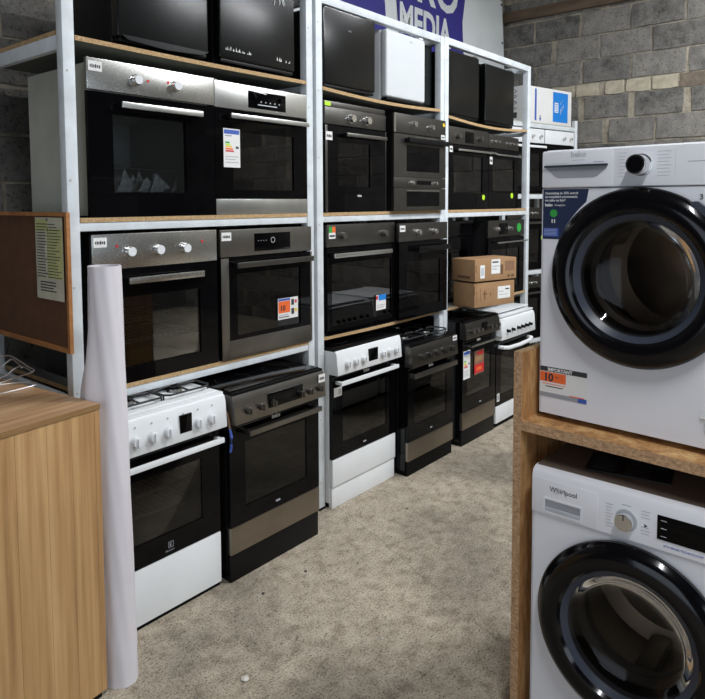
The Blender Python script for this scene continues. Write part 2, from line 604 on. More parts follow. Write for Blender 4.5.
# left wall with a gate opening, front wall with a window opening
mb = MB(); mb.frame(-6.7, 1.15, 0, ZC, -3.6, -0.8, 0.0, 2.8, 0, .2, 'plaster')
o = mb.build('wall_left', smooth=0)
for v in o.data.vertices:
    v.co = Vector((XL - v.co.y, v.co.x, v.co.z))
struct(o)
mb = MB(); mb.frame(XL - .2, XF + .2, 0, ZC, -0.4, 2.4, 1.0, 2.8, YF - .2, YF, 'plaster'); struct(mb.build('wall_front', smooth=0))
mb = MB(); mb.frame(-0.4, 2.4, 1.0, 2.8, -.34, 2.34, 1.06, 2.74, YF - .13, YF - .07, 'white_plastic')
mb.box(.97, 1.03, YF - .13, YF - .07, 1.06, 2.74, 'white_plastic')
wn = struct(mb.build('window_1', smooth=0))
mb = MB(); mb.box(-.34, .97, YF - .102, YF - .098, 1.06, 2.74, 'sky_pane'); mb.box(1.03, 2.34, YF - .102, YF - .098, 1.06, 2.74, 'sky_pane')
mb.build('pane', wn, 0)
mb = MB(); mb.box(XF - .05, XF, YF + .05, YB - .012, 3.515, 3.62, 'timber', .004); struct(mb.build('trim_1'))

# ---------------------------------------------------------------- ceiling lamps
def lamp(x, y, L, power, label, drop=0.0):
    t = thing('ceiling_lamp', label, 'lamp', (x, y, ZC - drop), 0, 'ceiling tube lamps over the aisle')
    mb = MB(); mb.box(-L / 2, L / 2, -.06, .06, -.21, -.15, 'white_plastic', .006)
    mb.box(-L / 2, -L / 2 + .02, -.07, .07, -.245, -.15, 'white_plastic', .004)
    mb.box(L / 2 - .02, L / 2, -.07, .07, -.245, -.15, 'white_plastic', .004)
    mb.build('lamp_housing', t)
    mb = MB()
    for s in (-1, 1):
        mb.tube([(s * L * .3, 0, -.152), (s * L * .3, 0, drop)], .004, 'wire', 6)
    mb.build('suspension_rod', t)
    mb = MB()
    for s in (-.035, .035):
        mb.cyl((-L / 2 + .02, s, -.23), (L / 2 - .02, s, -.23), .013, 'tube', seg=12)
    mb.build('light_tube', t)
    a = area_light('lamp_light', (x, y, ZC - .26), L, .12, power, (0.95, 0.97, 1.0), (0, 0, -1))
    a.rotation_euler = (0, 0, 0)
    a.parent = t
    a.location = (0, 0, -.26)


lamp(5.0, -3.6, 1.5, 85, 'tube lamp hanging above the far end of the aisle', .30)
lamp(3.5, -2.4, 1.5, 135, 'tube lamp hanging behind the washing machines')
lamp(0.4, -2.9, 1.5, 84, 'tube lamp hanging behind the viewer over the wooden cabinet side')
lamp(5.2, -1.9, 1.5, 62, 'tube lamp hanging near the shelving racks towards the block wall')


# ---------------------------------------------------------------- shelving units
def sag_board(mb, x0, x1, y0, y1, zt, th, sag, zr=None):
    n = 14
    zr = zt if zr is None else zr
    b = bmesh.new()
    g = []
    for i in range(n + 1):
        t = i / n
        zz = zt + (zr - zt) * t - sag * math.sin(PI * t)
        x = x0 + (x1 - x0) * t
        g.append([b.verts.new((x, y, z)) for y, z in ((y0, zz), (y1, zz), (y1, zz - th), (y0, zz - th))])
    faces = {'t': [], 'b': [], 's': []}
    for A, B in zip(g, g[1:]):
        faces['t'].append(b.faces.new((A[0], B[0], B[1], A[1])))
        b.faces.new((A[1], B[1], B[2], A[2]))
        faces['b'].append(b.faces.new((A[2], B[2], B[3], A[3])))
        b.faces.new((A[3], B[3], B[0], A[0]))
    b.faces.new(g[0]); b.faces.new(g[-1][::-1])
    bmesh.ops.recalc_face_normals(b, faces=b.faces)
    ic, il = mb.mi('chip'), mb.mi('laminate')
    me = bpy.data.meshes.new('t')
    for f in b.faces:
        f.material_index = ic
    for f in faces['t'] + faces['b']:
        f.material_index = il
    b.to_mesh(me); b.free(); mb.bm.from_mesh(me); bpy.data.meshes.remove(me)


D_ = 0.74


def rack(label, x0, x1, levels, ztop, pw=0.046, topbar=False, loc=(0, 0, 0), rz=0.0, wl=None, group='white steel shelving units along the wall'):
    """levels: (z_top_of_board, beam?, sag)"""
    t = thing('shelving_unit', label, 'shelf', loc, rz, group)
    wl = wl or pw
    for xa, xb in ((x0, x0 + wl), (x1 - pw, x1)):
        for ya, yb in ((0.0, .045), (D_ - .045, D_)):
            mb = MB(); mb.box(xa, xb, ya, yb, 0.004, ztop, 'rack_paint', .003)
            mb.box(xa - .001, xb + .001, ya - .003, yb + .003, 0, .012, 'black_plastic')
            for k in range(8):
                z = .15 + k * (ztop - .3) / 7
                mb.cyl(((xa + xb) / 2 - .008, ya + .001, z), ((xa + xb) / 2 - .008, ya - .002, z), .004, 'galvanised', seg=8)
            mb.build('upright', t)
    for z, beam, sag in levels:
        th = .018
        if beam:
            for ya, yb in ((0.004, .03), (D_ - .03, D_ - .004)):
                mb = MB(); mb.box(x0 + wl, x1 - pw, ya, yb, z - th - .033, z - th, 'rack_paint', .003); mb.build('beam', t)
        for xa in (x0 + .008, x1 - .034):
            up = .016 if (z > 2 and xa < 1.3) else -th
            mb = MB(); mb.box(xa, xa + .026, .045, D_ - .045, z - .050, z + .004 if up > 0 else z - th, 'rack_paint', .003)
            if up > 0:
                mb.box(xa + .001, xa + .027, .047, D_ - .047, z + .0045, z + .021, 'chip')
            mb.build('side_brace', t)
        mb = MB(); sag_board(mb, x0 + wl + .003, x1 - pw - .002, 0.001, D_ - .002, z, th, sag); mb.build('shelf_board', t, 50)
    if topbar:
        for ya, yb in ((0.0, .045), (D_ - .045, D_)):
            mb = MB(); mb.box(x0 + wl, x1 - pw, ya + .002, yb - .002, ztop - .045, ztop, 'rack_paint', .003); mb.build('top_bar', t)
        for xa in (x0 + .004, x1 - .04):
            mb = MB(); mb.box(xa, xa + .036, .045, D_ - .045, ztop - .045, ztop, 'rack_paint', .003); mb.build('top_bar', t)
    return t


rack('white steel shelving unit at the left end, behind the white paper roll', 1.222, 2.548, [(2.283, False, 0.004), (1.610, True, 0.0), (0.943, True, 0.0)], 3.1, .046)
rack('white steel shelving unit in the middle, with the small white fridge on top shelf', 2.574, 3.822, [(2.272, False, 0.016), (1.610, True, 0.0), (0.943, False, 0.006)], 2.745, .048, True)
rack('white steel shelving unit holding two cardboard boxes below', 3.826, 5.130, [(2.243, False, 0.026), (1.610, True, 0.0), (0.943, False, 0.004)], 2.752, .052, True, wl=.048)


# ---------------------------------------------------------------- small appliance pieces
def knob(parent, x, z, y, r=0.019, L=0.024, mt='chrome', face=None, grip=False, label=None):
    mb = MB()
    mb.cyl((x, y, z), (x, y - .004, z), r * 1.12, mt, seg=24)
    mb.cyl((x, y - .004, z), (x, y - L, z), r, mt, r * .9, seg=24, bev=.0015)
    if face:
        mb.cyl((x, y - L, z), (x, y - L - .001, z), r * .84, face, seg=24)
    if grip:
        mb.box(x - r * .22, x + r * .22, y - L - .007, y - L + .004, z - r * .85, z + r * .85, mt, .0015)
    o = mb.build('knob', parent)
    if label:
        o['label'] = label
    return o


def bar_handle(parent, x0, x1, z, y, mt, h=0.018, d=0.012, standoff=0.038, tilt=0, posts='black_plastic', inset=.012):
    mb = MB()
    mb.box(x0, x1, y - standoff - d / 2, y - standoff + d / 2, z - h / 2, z + h / 2, mt, .003)
    for xx in (x0 + inset, x1 - inset):
        mb.box(xx - .009, xx + .009, y - standoff + d / 2 - .001, y, z - h / 2 + .002, z + h / 2 - .002, posts, .002)
    return mb.build('handle', parent)


def sticker(parent, x0, x1, z0, z1, y, rects=(), texts=(), base='paper', name='sticker', label=None, poly=None):
    """flat label glued on a front facing -Y; rects in fractions of the label."""
    mb = MB()
    if poly:
        mb.prism(poly, y - .0006, y, base)
    else:
        mb.box(x0, x1, y - .0006, y, z0, z1, base)
    W, H = x1 - x0, z1 - z0
    for k, (a, b_, c, d, mt) in enumerate(rects):
        yy = y - .0009 - .0002 * (k % 4)
        mb.box(x0 + a * W, x0 + b_ * W, yy, y - .0005, z0 + c * H, z0 + d * H, mt)
    for s, a, c, size, mt, bold in texts:
        mb.text(s, x0 + a * W, z0 + c * H, size, y - .0016, mt, bold)
    o = mb.build(name, parent, 0)
    if label:
        o['label'] = label
    return o


TAG = [(.12, .2, .35, .62, 'ink'), (.24, .32, .3, .66, 'ink'), (.36, .44, .35, .6, 'ink'), (.48, .58, .3, .66, 'ink'), (.62, .72, .35, .6, 'ink'), (.76, .86, .3, .62, 'ink')]
ENERGY = [(.04, .96, .86, .97, 'label_blue'), (.1, .5, .80, .83, 'grey_ink'), (.12, .36, .62, .66, 'green'), (.12, .42, .565, .605, 'lime'), (.12, .5, .51, .55, 'yellow'),
          (.12, .56, .455, .495, 'orange'), (.12, .62, .40, .44, 'red'), (.74, .9, .49, .55, 'ink'), (.1, .9, .27, .285, 'grey_ink'), (.1, .7, .2, .215, 'grey_ink'), (.1, .9, .12, .135, 'grey_ink')]


def wire_shelf(parent, x0, x1, y0, y1, z, n=14, mt='wire'):
    mb = MB()
    mb.tube([(x0, y0, z), (x1, y0, z), (x1, y1, z), (x0, y1, z)], .003, mt, 6, True)
    for k in range(1, n):
        x = x0 + (x1 - x0) * k / n
        mb.tube([(x, y0, z), (x, y1, z)], .0016, mt, 5)
    mb.tube([(x0, y0 - .012, z + .012), (x1, y0 - .012, z + .012)], .003, mt, 6)
    for x in (x0, x1):
        mb.tube([(x, y0, z), (x, y0 - .012, z + .012)], .0028, mt, 5)
    return mb.build('wire_shelf', parent)


OVENS = 'built-in ovens on the white shelving units'


def oven(label, x, y, z, W, H, ph=.115, panel='steel', knobs=(), kn=('chrome', None), display=None, door='black_glass', steel_frame=None,
         bottom=0, handle='steel', hx=(.16, .87), hz=.055, win=(.17, .83, .14, .74), window='dark_window', housing='housing', inset=(.02, .02),
         depth=.445, racks=1, rz=0, hh=.018, tag_at=None, cavity='cavity', kr=.019, round_handle=False):
    t = thing('built_in_oven', label, 'oven', (x, y, z), rz, OVENS)
    dh = H - ph - .006                     # door height
    wx0, wx1, wz0, wz1 = W * win[0], W * win[1], dh * win[2], dh * win[3]
    mb = MB()
    mb.hollow((inset[0], W - inset[1], .022, depth, .006, H - .012), (max(wx0 - .02, inset[0] + .01), min(wx1 + .02, W - inset[1] - .01), .022, depth - .06, wz0 - .02, wz1 + .02), housing, cavity)
    mb.build('housing', t)
    # control panel
    mb = MB(); mb.box(0, W, 0, .021, H - ph, H, panel, .0025)
    cp = mb.build('control_panel', t)
    for k in knobs:
        knob(cp, W * k, H - ph * .52, 0, kr, .026, kn[0], kn[1])
    if display:
        a, b_, kx = display
        mb = MB(); mb.box(W * a, W * b_, -.0015, .001, H - ph * .86, H - ph * .18, 'black_glass', .0006)
        dp = mb.build('display', cp)
        if kx:
            for xx in kx:
                knob(dp, W * xx, H - ph * .40, -.0015, .011, .014, 'black_gloss')
            mb = MB(); mb.box(W * (a + .1), W * (b_ - .1), -.0022, -.0013, H - ph * .72, H - ph * .68, 'pale_ink')
            for q in range(5):
                mb.box(W * (a + .13 + .05 * q), W * (a + .14 + .05 * q), -.0022, -.0013, H - ph * .6, H - ph * .55, 'pale_ink')
            mb.build('display_marking', dp, 0)
    # door
    mb = MB()
    b0 = bottom
    mb.frame(0, W, b0, dh, wx0, wx1, max(wz0, b0 + .01), wz1, 0, .02, door)
    if bottom:
        mb.box(0, W, -.001, .02, 0, b0 - .001, panel, .0015)
    dr = mb.build('door', t)
    mb = MB(); mb.box(wx0, wx1, .006, .010, max(wz0, b0 + .01), wz1, window); mb.build('window', dr)
    if steel_frame:
        mb = MB()
        l, r_, bt, tp = steel_frame
        if l: mb.box(0, l, -.0025, .0, 0, dh, panel, .001)
        if r_: mb.box(W - r_, W, -.0025, .0, 0, dh, panel, .001)
        if bt: mb.box(l, W - r_, -.0025, .0, 0, bt, panel, .001)
        if tp: mb.box(l, W - r_, -.0025, .0, dh - tp, dh, panel, .001)
        mb.build('door_trim', dr)
    if round_handle:
        mb = MB(); zz = dh - hz
        mb.tube([(W * hx[0], 0, zz + .018), (W * hx[0] + .01, -.04, zz + .008), (W * hx[0] + .03, -.046, zz), (W * hx[1] - .03, -.046, zz), (W * hx[1] - .01, -.04, zz + .008), (W * hx[1], 0, zz + .018)], .006, handle, 10)
        mb.build('handle', dr)
    elif handle:
        bar_handle(dr, W * hx[0], W * hx[1], dh - hz, 0, handle, hh)
    for k in range(racks):
        wire_shelf(t, wx0 - .005, wx1 + .005, .036, depth - .09, wz0 + (wz1 - wz0) * (.32 + .3 * k))
    if tag_at == 'panel':
        sticker(cp, .006, .062, H - .05, H - .012, -.001, TAG)
    elif tag_at:
        a, c = tag_at
        sticker(dr, a, a + .05, c, c + .045, -.004, TAG)
    return t, cp, dr, dh


# ---- left unit, middle level
t, cp, dr, dh = oven('steel-panelled black glass oven, leftmost on the middle shelf, two white knobs', 1.312, 0.0, 1.611, .597, .602, .118, 'steel', (.345, .655), ('chrome', 'white_plastic'),
                     handle='bright_steel', hx=(.20, .845), hz=.045, hh=.024, win=(.17, .74, .20, .83), window='clear_window', housing='galvanised', tag_at='panel', cavity='bright_cavity', kr=.021, depth=.52)
for xx, zz in ((.44, .545), (.60, .552)):
    mb = MB(); mb.cyl((.597 * xx, 0, zz), (.597 * xx, -.002, zz), .006, 'red', seg=14); mb.build('indicator_light', cp)
mb = MB()
for k in range(16):                       # crumpled packing film inside
    a = .14 + random.random() * .30
    mb.prism([(a, .10), (a + .05 + random.random() * .05, .10 + random.random() * .03), (a + .03, .15 + random.random() * .06)], .05 + .01 * k, .0515 + .01 * k, 'film')
mb.build('packing_film', t, 0)['kind'] = 'stuff'
t, cp, dr, dh = oven('oven with bright steel panel, small black display and a colour energy label', 1.913, 0.002, 1.611, .594, .598, .118, 'bright_steel', (), display=(.33, .74, (.39, .68)), handle='bright_steel',
                     hx=(.10, .95), hz=.03, hh=.022, bottom=.072, win=(.17, .83, .24, .80), window='dark_window')
sticker(dr, .045, .142, .215, .39, -.0005, ENERGY, name='energy_label', label='colour energy rating label')
# ---- left unit, lower level
t, cp, dr, dh = oven('oven with steel panel and three pale knobs, partly behind the white roll', 1.312, 0.0, .944, .597, .601, .138, 'steel', (.262, .485, .705), ('chrome', 'white_plastic'), handle='steel', hx=(.22, .83),
                     hz=.042, hh=.026, win=(.16, .84, .14, .76), window='clear_window', tag_at='panel', kr=.022, racks=2)
for xx in (.175, .865):
    mb = MB(); mb.cyl((.597 * xx, 0, .553), (.597 * xx, -.002, .553), .006, 'red', seg=14); mb.build('indicator_light', cp)
t, cp, dr, dh = oven('dark steel oven with touch display and orange and white label on its window', 1.925, -.006, .944, .597, .598, .125, 'graphite', (), display=(.34, .74, None), door='black_glass', steel_frame=(.045, .012, .085, .0),
                     handle='dark_steel', hx=(.11, .955), hz=.032, hh=.026, win=(.16, .86, .22, .84), window='dark_window', tag_at='panel', racks=0)
mb = MB(); mb.lathe([(.014, -.0016), (.014, -.0024), (.0115, -.0024), (.0115, -.0016)], .597 * .54, .54, 'pale_ink', 24)
for k in range(4):
    mb.box(.597 * (.38 + .028 * k), .597 * (.385 + .028 * k), -.0022, -.0014, .538, .542, 'pale_ink')
mb.build('display_marking', cp, 0)
sticker(dr, .352, .492, .140, .245, -.0006, [(.02, .6, .30, .86, 'orange'), (.02, .6, .88, .98, 'label_blue'), (.05, .55, .08, .12, 'ink'), (.05, .5, .18, .21, 'grey_ink'), (.66, .8, .62, .9, 'ink'), (.84, .94, .7, .86, 'red'),
                                                    (.66, .8, .18, .46, 'ink'), (.84, .94, .28, .44, 'yellow')], [('10', .1, .42, .036, 'ink', .001)], label='orange and white warranty label')

# ---- middle unit, middle level
t, cp, dr, dh = oven('dark oven with two chrome knobs under a lime sticker, left of the double compact oven', 2.640, 0.0, 1.611, .535, .560, .09, 'dark_steel', (.40, .66), ('chrome', None), handle='graphite', hx=(.25, .92), hz=.045,
                     hh=.02, steel_frame=(.018, .006, 0, 0), win=(.2, .72, .3, .82), window='window', racks=2, kr=.022, cavity='light_cavity')
sticker(dr, .003, .055, .385, .43, -.003, TAG)
mb = MB(); mb.box(0.0, .53, .004, .43, .561, .592, 'dark_steel', .002); hb = mb.build('top_cover', t)
sticker(hb, .002, .05, .566, .588, .003, (), base='lime')
mb = MB(); mb.text('beko', .27, .085, .018, -.0006, 'white_plastic', .0004); mb.build('lettering', dr, 0)
# double compact oven
X0, W, H = 3.215, .575, .582
t = thing('built_in_oven', 'dark steel double oven with two small doors and knobs in the middle', 'oven', (X0, -.03, 1.612), 0, OVENS)
mb = MB(); mb.box(.02, W - .02, .022, .46, 0, H - .006, 'housing'); mb.build('housing', t)
mb = MB(); mb.box(0, W, 0, .021, H - .115, H, 'dark_steel', .002); cp = mb.build('control_panel', t)
mb = MB(); mb.box(0, .018, -.002, .0, H - .113, H - .002, 'steel'); mb.build('edge_trim', cp)
knob(cp, .20, H - .055, 0, .017, .026); knob(cp, .395, H - .06, 0, .017, .026)
mb = MB(); mb.frame(0, W, .205, H - .12, .13, .50, .24, .40, 0, .02, 'dark_steel')
for k in range(7):
    mb.box(.24 + k * .034, .255 + k * .034, -.001, .0, H - .133, H - .128, 'chrome')
d1 = mb.build('door', t)
mb = MB(); mb.box(.13, .50, .004, .008, .24, .40, 'black_glass'); mb.build('window', d1)
bar_handle(d1, .11, .57, H - .155, 0, 'black_plastic', .03, .014, .03)
mb = MB(); mb.box(0, W, 0, .021, .14, .203, 'dark_steel', .001); mb.box(.24, .40, -.001, 0, .16, .185, 'black_glass'); cp2 = mb.build('control_panel', t)
knob(cp2, .185, .17, 0, .011, .02); knob(cp2, .45, .17, 0, .011, .02)
mb = MB(); mb.frame(0, W, 0, .138, .13, .50, .025, .115, 0, .02, 'dark_steel'); mb.box(.13, .50, -.004, 0, .12, .126, 'steel'); d2 = mb.build('door', t)
mb = MB(); mb.box(.13, .50, .004, .008, .025, .115, 'black_glass'); mb.build('window', d2)
sticker(cp, .515, .56, H - .125, H - .095, -.002, TAG)
mb = MB(); mb.cyl((.548, 0, H - .03), (.548, -.003, H - .03), .012, 'yellow', seg=16); mb.build('sticker', cp)

# ---- right unit, middle level
t, cp, dr, dh = oven('brown-black oven with display between two knobs, silver handle and lime dot', 3.884, 0.0, 1.611, .548, .562, .115, 'dark_steel', (.20, .76), ('graphite', None), display=(.38, .60, None), handle='bright_steel',
                     hx=(.12, .98), hz=.035, hh=.014, win=(.1, .84, .27, .84), racks=1)
sticker(dr, .0, .04, .39, .43, -.003, TAG)
mb = MB(); mb.cyl((.475, -.0006, .085), (.475, -.002, .085), .02, 'lime', seg=20); mb.build('sticker', dr)
t, cp, dr, dh = oven('narrow-looking black oven with five small chrome knobs and wire-like handle', 4.437, 0.0, 1.611, .485, .55, .10, 'dark_steel', (.13, .26, .60, .72, .86), ('chrome', None), handle='bright_steel', round_handle=True,
                     hx=(.06, 1.0), hz=.045, win=(.12, .86, .3, .84), racks=1, kr=.012, inset=(.01, .01))
sticker(dr, .012, .052, .33, .385, -.002, TAG)
mb = MB(); mb.cyl((.375, -.0006, .10), (.375, -.002, .10), .021, 'lime', seg=20); mb.build('sticker', dr)

# ---- middle unit, lower level
t, cp, dr, dh = oven('wide glossy oven with silver handle mirroring white cookers opposite', 2.650, -.002, .944, .612, .60, .12, 'dark_steel', (.20, .82), ('graphite', None), handle='bright_steel', hx=(.03, .87), hz=.04, hh=.024,
                     win=(.06, .94, .1, .82), window='dark_window', racks=0, inset=(.02, .02))
sticker(cp, .012, .065, .525, .59, -.001, [(.0, .5, .5, 1, 'green'), (.5, 1, .5, 1, 'orange'), (.1, .9, .15, .3, 'ink')], label='green and orange sticker')
sticker(dr, .425, .52, .085, .175, -.0006, [(.0, .2, .7, .95, 'red'), (.25, 1, .62, 1, 'blue'), (.1, .9, .3, .34, 'grey_ink'), (.1, .8, .16, .2, 'grey_ink')], label='white and blue label')
t, cp, dr, dh = oven('black oven with two chrome knobs beside the wide glossy oven', 3.268, -.03, .944, .548, .59, .11, 'dark_steel', (.36, .70), ('chrome', None), handle='black_gloss', hx=(.28, .95), hz=.045, hh=.035,
                     win=(.16, .84, .14, .74), window='window', racks=3, inset=(.025, .045), tag_at='panel', kr=.018)
# ---- right unit, lower level
t, cp, dr, dh = oven('black oven set back behind the two cardboard boxes', 3.895, .12, .944, .53, .58, .11, 'black_gloss', (), door='black_glass', steel_frame=(.008, .008, 0, 0), handle=None, win=(.15, .85, .14, .8), window='window', racks=2, depth=.33)
t, cp, dr, dh = oven('black oven with a round green dot, right of the cardboard boxes', 4.445, .002, .944, .60, .578, .125, 'dark_steel', (.22, .58), ('chrome', None), display=(.28, .52, None), handle='bright_steel', hx=(.13, .98), hz=.035, hh=.012,
                     win=(.1, .86, .12, .8), racks=1, kr=.014)
mb = MB(); mb.cyl((.505, -.0006, .515), (.505, -.002, .515), .036, 'green', seg=24); mb.build('sticker', cp)


# ---------------------------------------------------------------- top shelf fridges
def fridge(label, x, y, z, W, D, H, kind='black', rz=0.0, extra=None, gap=.004):
    t = thing('mini_fridge', label, 'fridge', (x, y, z), rz, 'small fridges on the top shelves')
    body, door = ('black_plastic', 'soft_black') if kind == 'black' else ('white_plastic', 'fridge_white')
    mb = MB(); mb.box(0, W, .05, D, .012, H, body, .006)
    for a in (.03, W - .03):
        for b_ in (.07, D - .03):
            mb.cyl((a, b_, 0), (a, b_, .014), .012, 'black_plastic', seg=12)
    mb.build('cabinet', t)
    mb = MB(); mb.box(0.001, W - .001, 0, .046, .03, H - .004, door, .010 if kind == 'black' else .016, 3)
    dr = mb.build('door', t)
    mb = MB(); mb.box(.01, W - .01, .006, .05, .012, .027, 'black_plastic', .003); mb.build('plinth', t)
    mb = MB(); mb.box(W * .86, W * .97, .008, .05, H - .003, H + .007, 'chrome' if kind == 'black' else 'white_plastic', .002); mb.build('hinge', t)
    return t, dr


t, dr = fridge('black glossy mini fridge, leftmost on the top shelf above the oven with white knobs', 1.445, .0, 2.284, .44, .45, .52)
mb = MB(); mb.prism([(.01, .035), (.43, .035), (.40, .018), (.22, .008), (.04, .018)], -.012, 0.0, 'soft_black'); mb.build('lower_trim', dr)
t, dr = fridge('black mini fridge with white film scraps along the bottom of its glossy door', 1.945, .0, 2.284, .475, .45, .52)
mb = MB()
for k in range(26):
    a = random.choice((random.uniform(.03, .16), random.uniform(.03, .2), random.uniform(.3, .44)))
    h = random.uniform(.003, .02)
    mb.prism([(a, .066), (a + random.uniform(.003, .01), .066), (a + random.uniform(.001, .006), .066 + h)], -.0016, -.0002, 'paper')
mb.build('film_scraps', dr, 0)['kind'] = 'stuff'
mb = MB()
for k in range(34):
    a0 = random.uniform(-1.0, .5)
    L = random.uniform(.03, .08)
    x_, z_ = .36 + .08 * math.sin(a0) * .6 + random.uniform(-.01, .01), .40 + random.uniform(-.01, .02)
    p = Vector((x_, -.002, z_)); q = p + Vector((math.sin(a0) * L, 0, -math.cos(a0) * L * .9))
    mb.tube([p, q], .0013, 'film', 5)
mb.build('film_scraps', dr, 0)['kind'] = 'stuff'
t, dr = fridge('black glossy mini fridge left of the white one on the top shelf', 2.635, .0, 2.262, .44, .45, .435)
mb = MB(); mb.text('beko', .2, .33, .014, -.0005, 'grey_ink'); mb.build('lettering', dr, 0)
t, dr = fridge('small white fridge on the top shelf of the middle unit', 3.182, .0, 2.258, .41, .40, .425, 'white')
mb = MB(); mb.text('beko', .24, .38, .014, -.0005, 'grey_ink'); mb.build('lettering', dr, 0)
fridge('slim black appliance squeezed right of the small white fridge', 3.612, .06, 2.265, .15, .38, .42)
fridge('black mini fridge on the top shelf of the right unit, left one of its pair', 3.882, .0, 2.226, .40, .45, .455)
fridge('black mini fridge on the top shelf beside the blue and white carton', 4.375, .0, 2.222, .46, .45, .445)


# ---------------------------------------------------------------- freestanding cookers
COOK = 'freestanding cookers along the floor'


def gas_hob(parent, W, y0, y1, z, plate, n=4):
    mb = MB(); mb.box(.012, W - .012, y0, y1, z, z + .006, plate, .003)
    hob = mb.build('gas_hob', parent)
    for a in (.27, .73):
        for b_ in (.27, .75):
            x, y = W * a, y0 + (y1 - y0) * b_
            mb = MB()
            mb.cyl((x, y, z + .006), (x, y, z + .018), .034, 'steel', .03)
            mb.cyl((x, y, z + .018), (x, y, z + .026), .028, 'matt_black', .026, bev=.002)
            mb.build('burner', hob)
    for a0, a1 in ((.04, .49), (.51, .96)):
        mb = MB()
        x0, x1, ya, yb, zz = W * a0, W * a1, y0 + .03, y1 - .03, z + .026
        ym = (ya + yb) / 2
        mb.tube([(x0, ya + .02, zz), (x0 + .02, ya, zz), (x1 - .02, ya, zz), (x1, ya + .02, zz), (x1, yb - .02, zz), (x1 - .02, yb, zz), (x0 + .02, yb, zz), (x0, yb - .02, zz)], .0045, 'grate_iron', 8, True)
        xm = (x0 + x1) / 2
        for yc in ((ya + ym) / 2, (ym + yb) / 2):
            for dx, dy in ((1, 0), (-1, 0)):
                mb.tube([(xm + dx * .02, yc, zz + .004), (xm + dx * .05, yc, zz + .004), (xm + dx * (x1 - x0) / 2, yc, zz - .002)], .004, 'grate_iron', 6)
            for s in (-1, 1):
                mb.tube([(xm, yc + s * .02, zz + .004), (xm, yc + s * (yb - ya) / 4, zz)], .004, 'grate_iron', 6)
        mb.tube([(x0, ym, zz), (x1, ym, zz)], .0045, 'grate_iron', 6)
        for px, py in ((x0, ya + .02), (x1, ya + .02), (x0, yb - .02), (x1, yb - .02)):
            mb.tube([(px, py, z + .004), (px, py, zz)], .004, 'grate_iron', 6)
        mb.build('pan_grate', hob)
    return hob


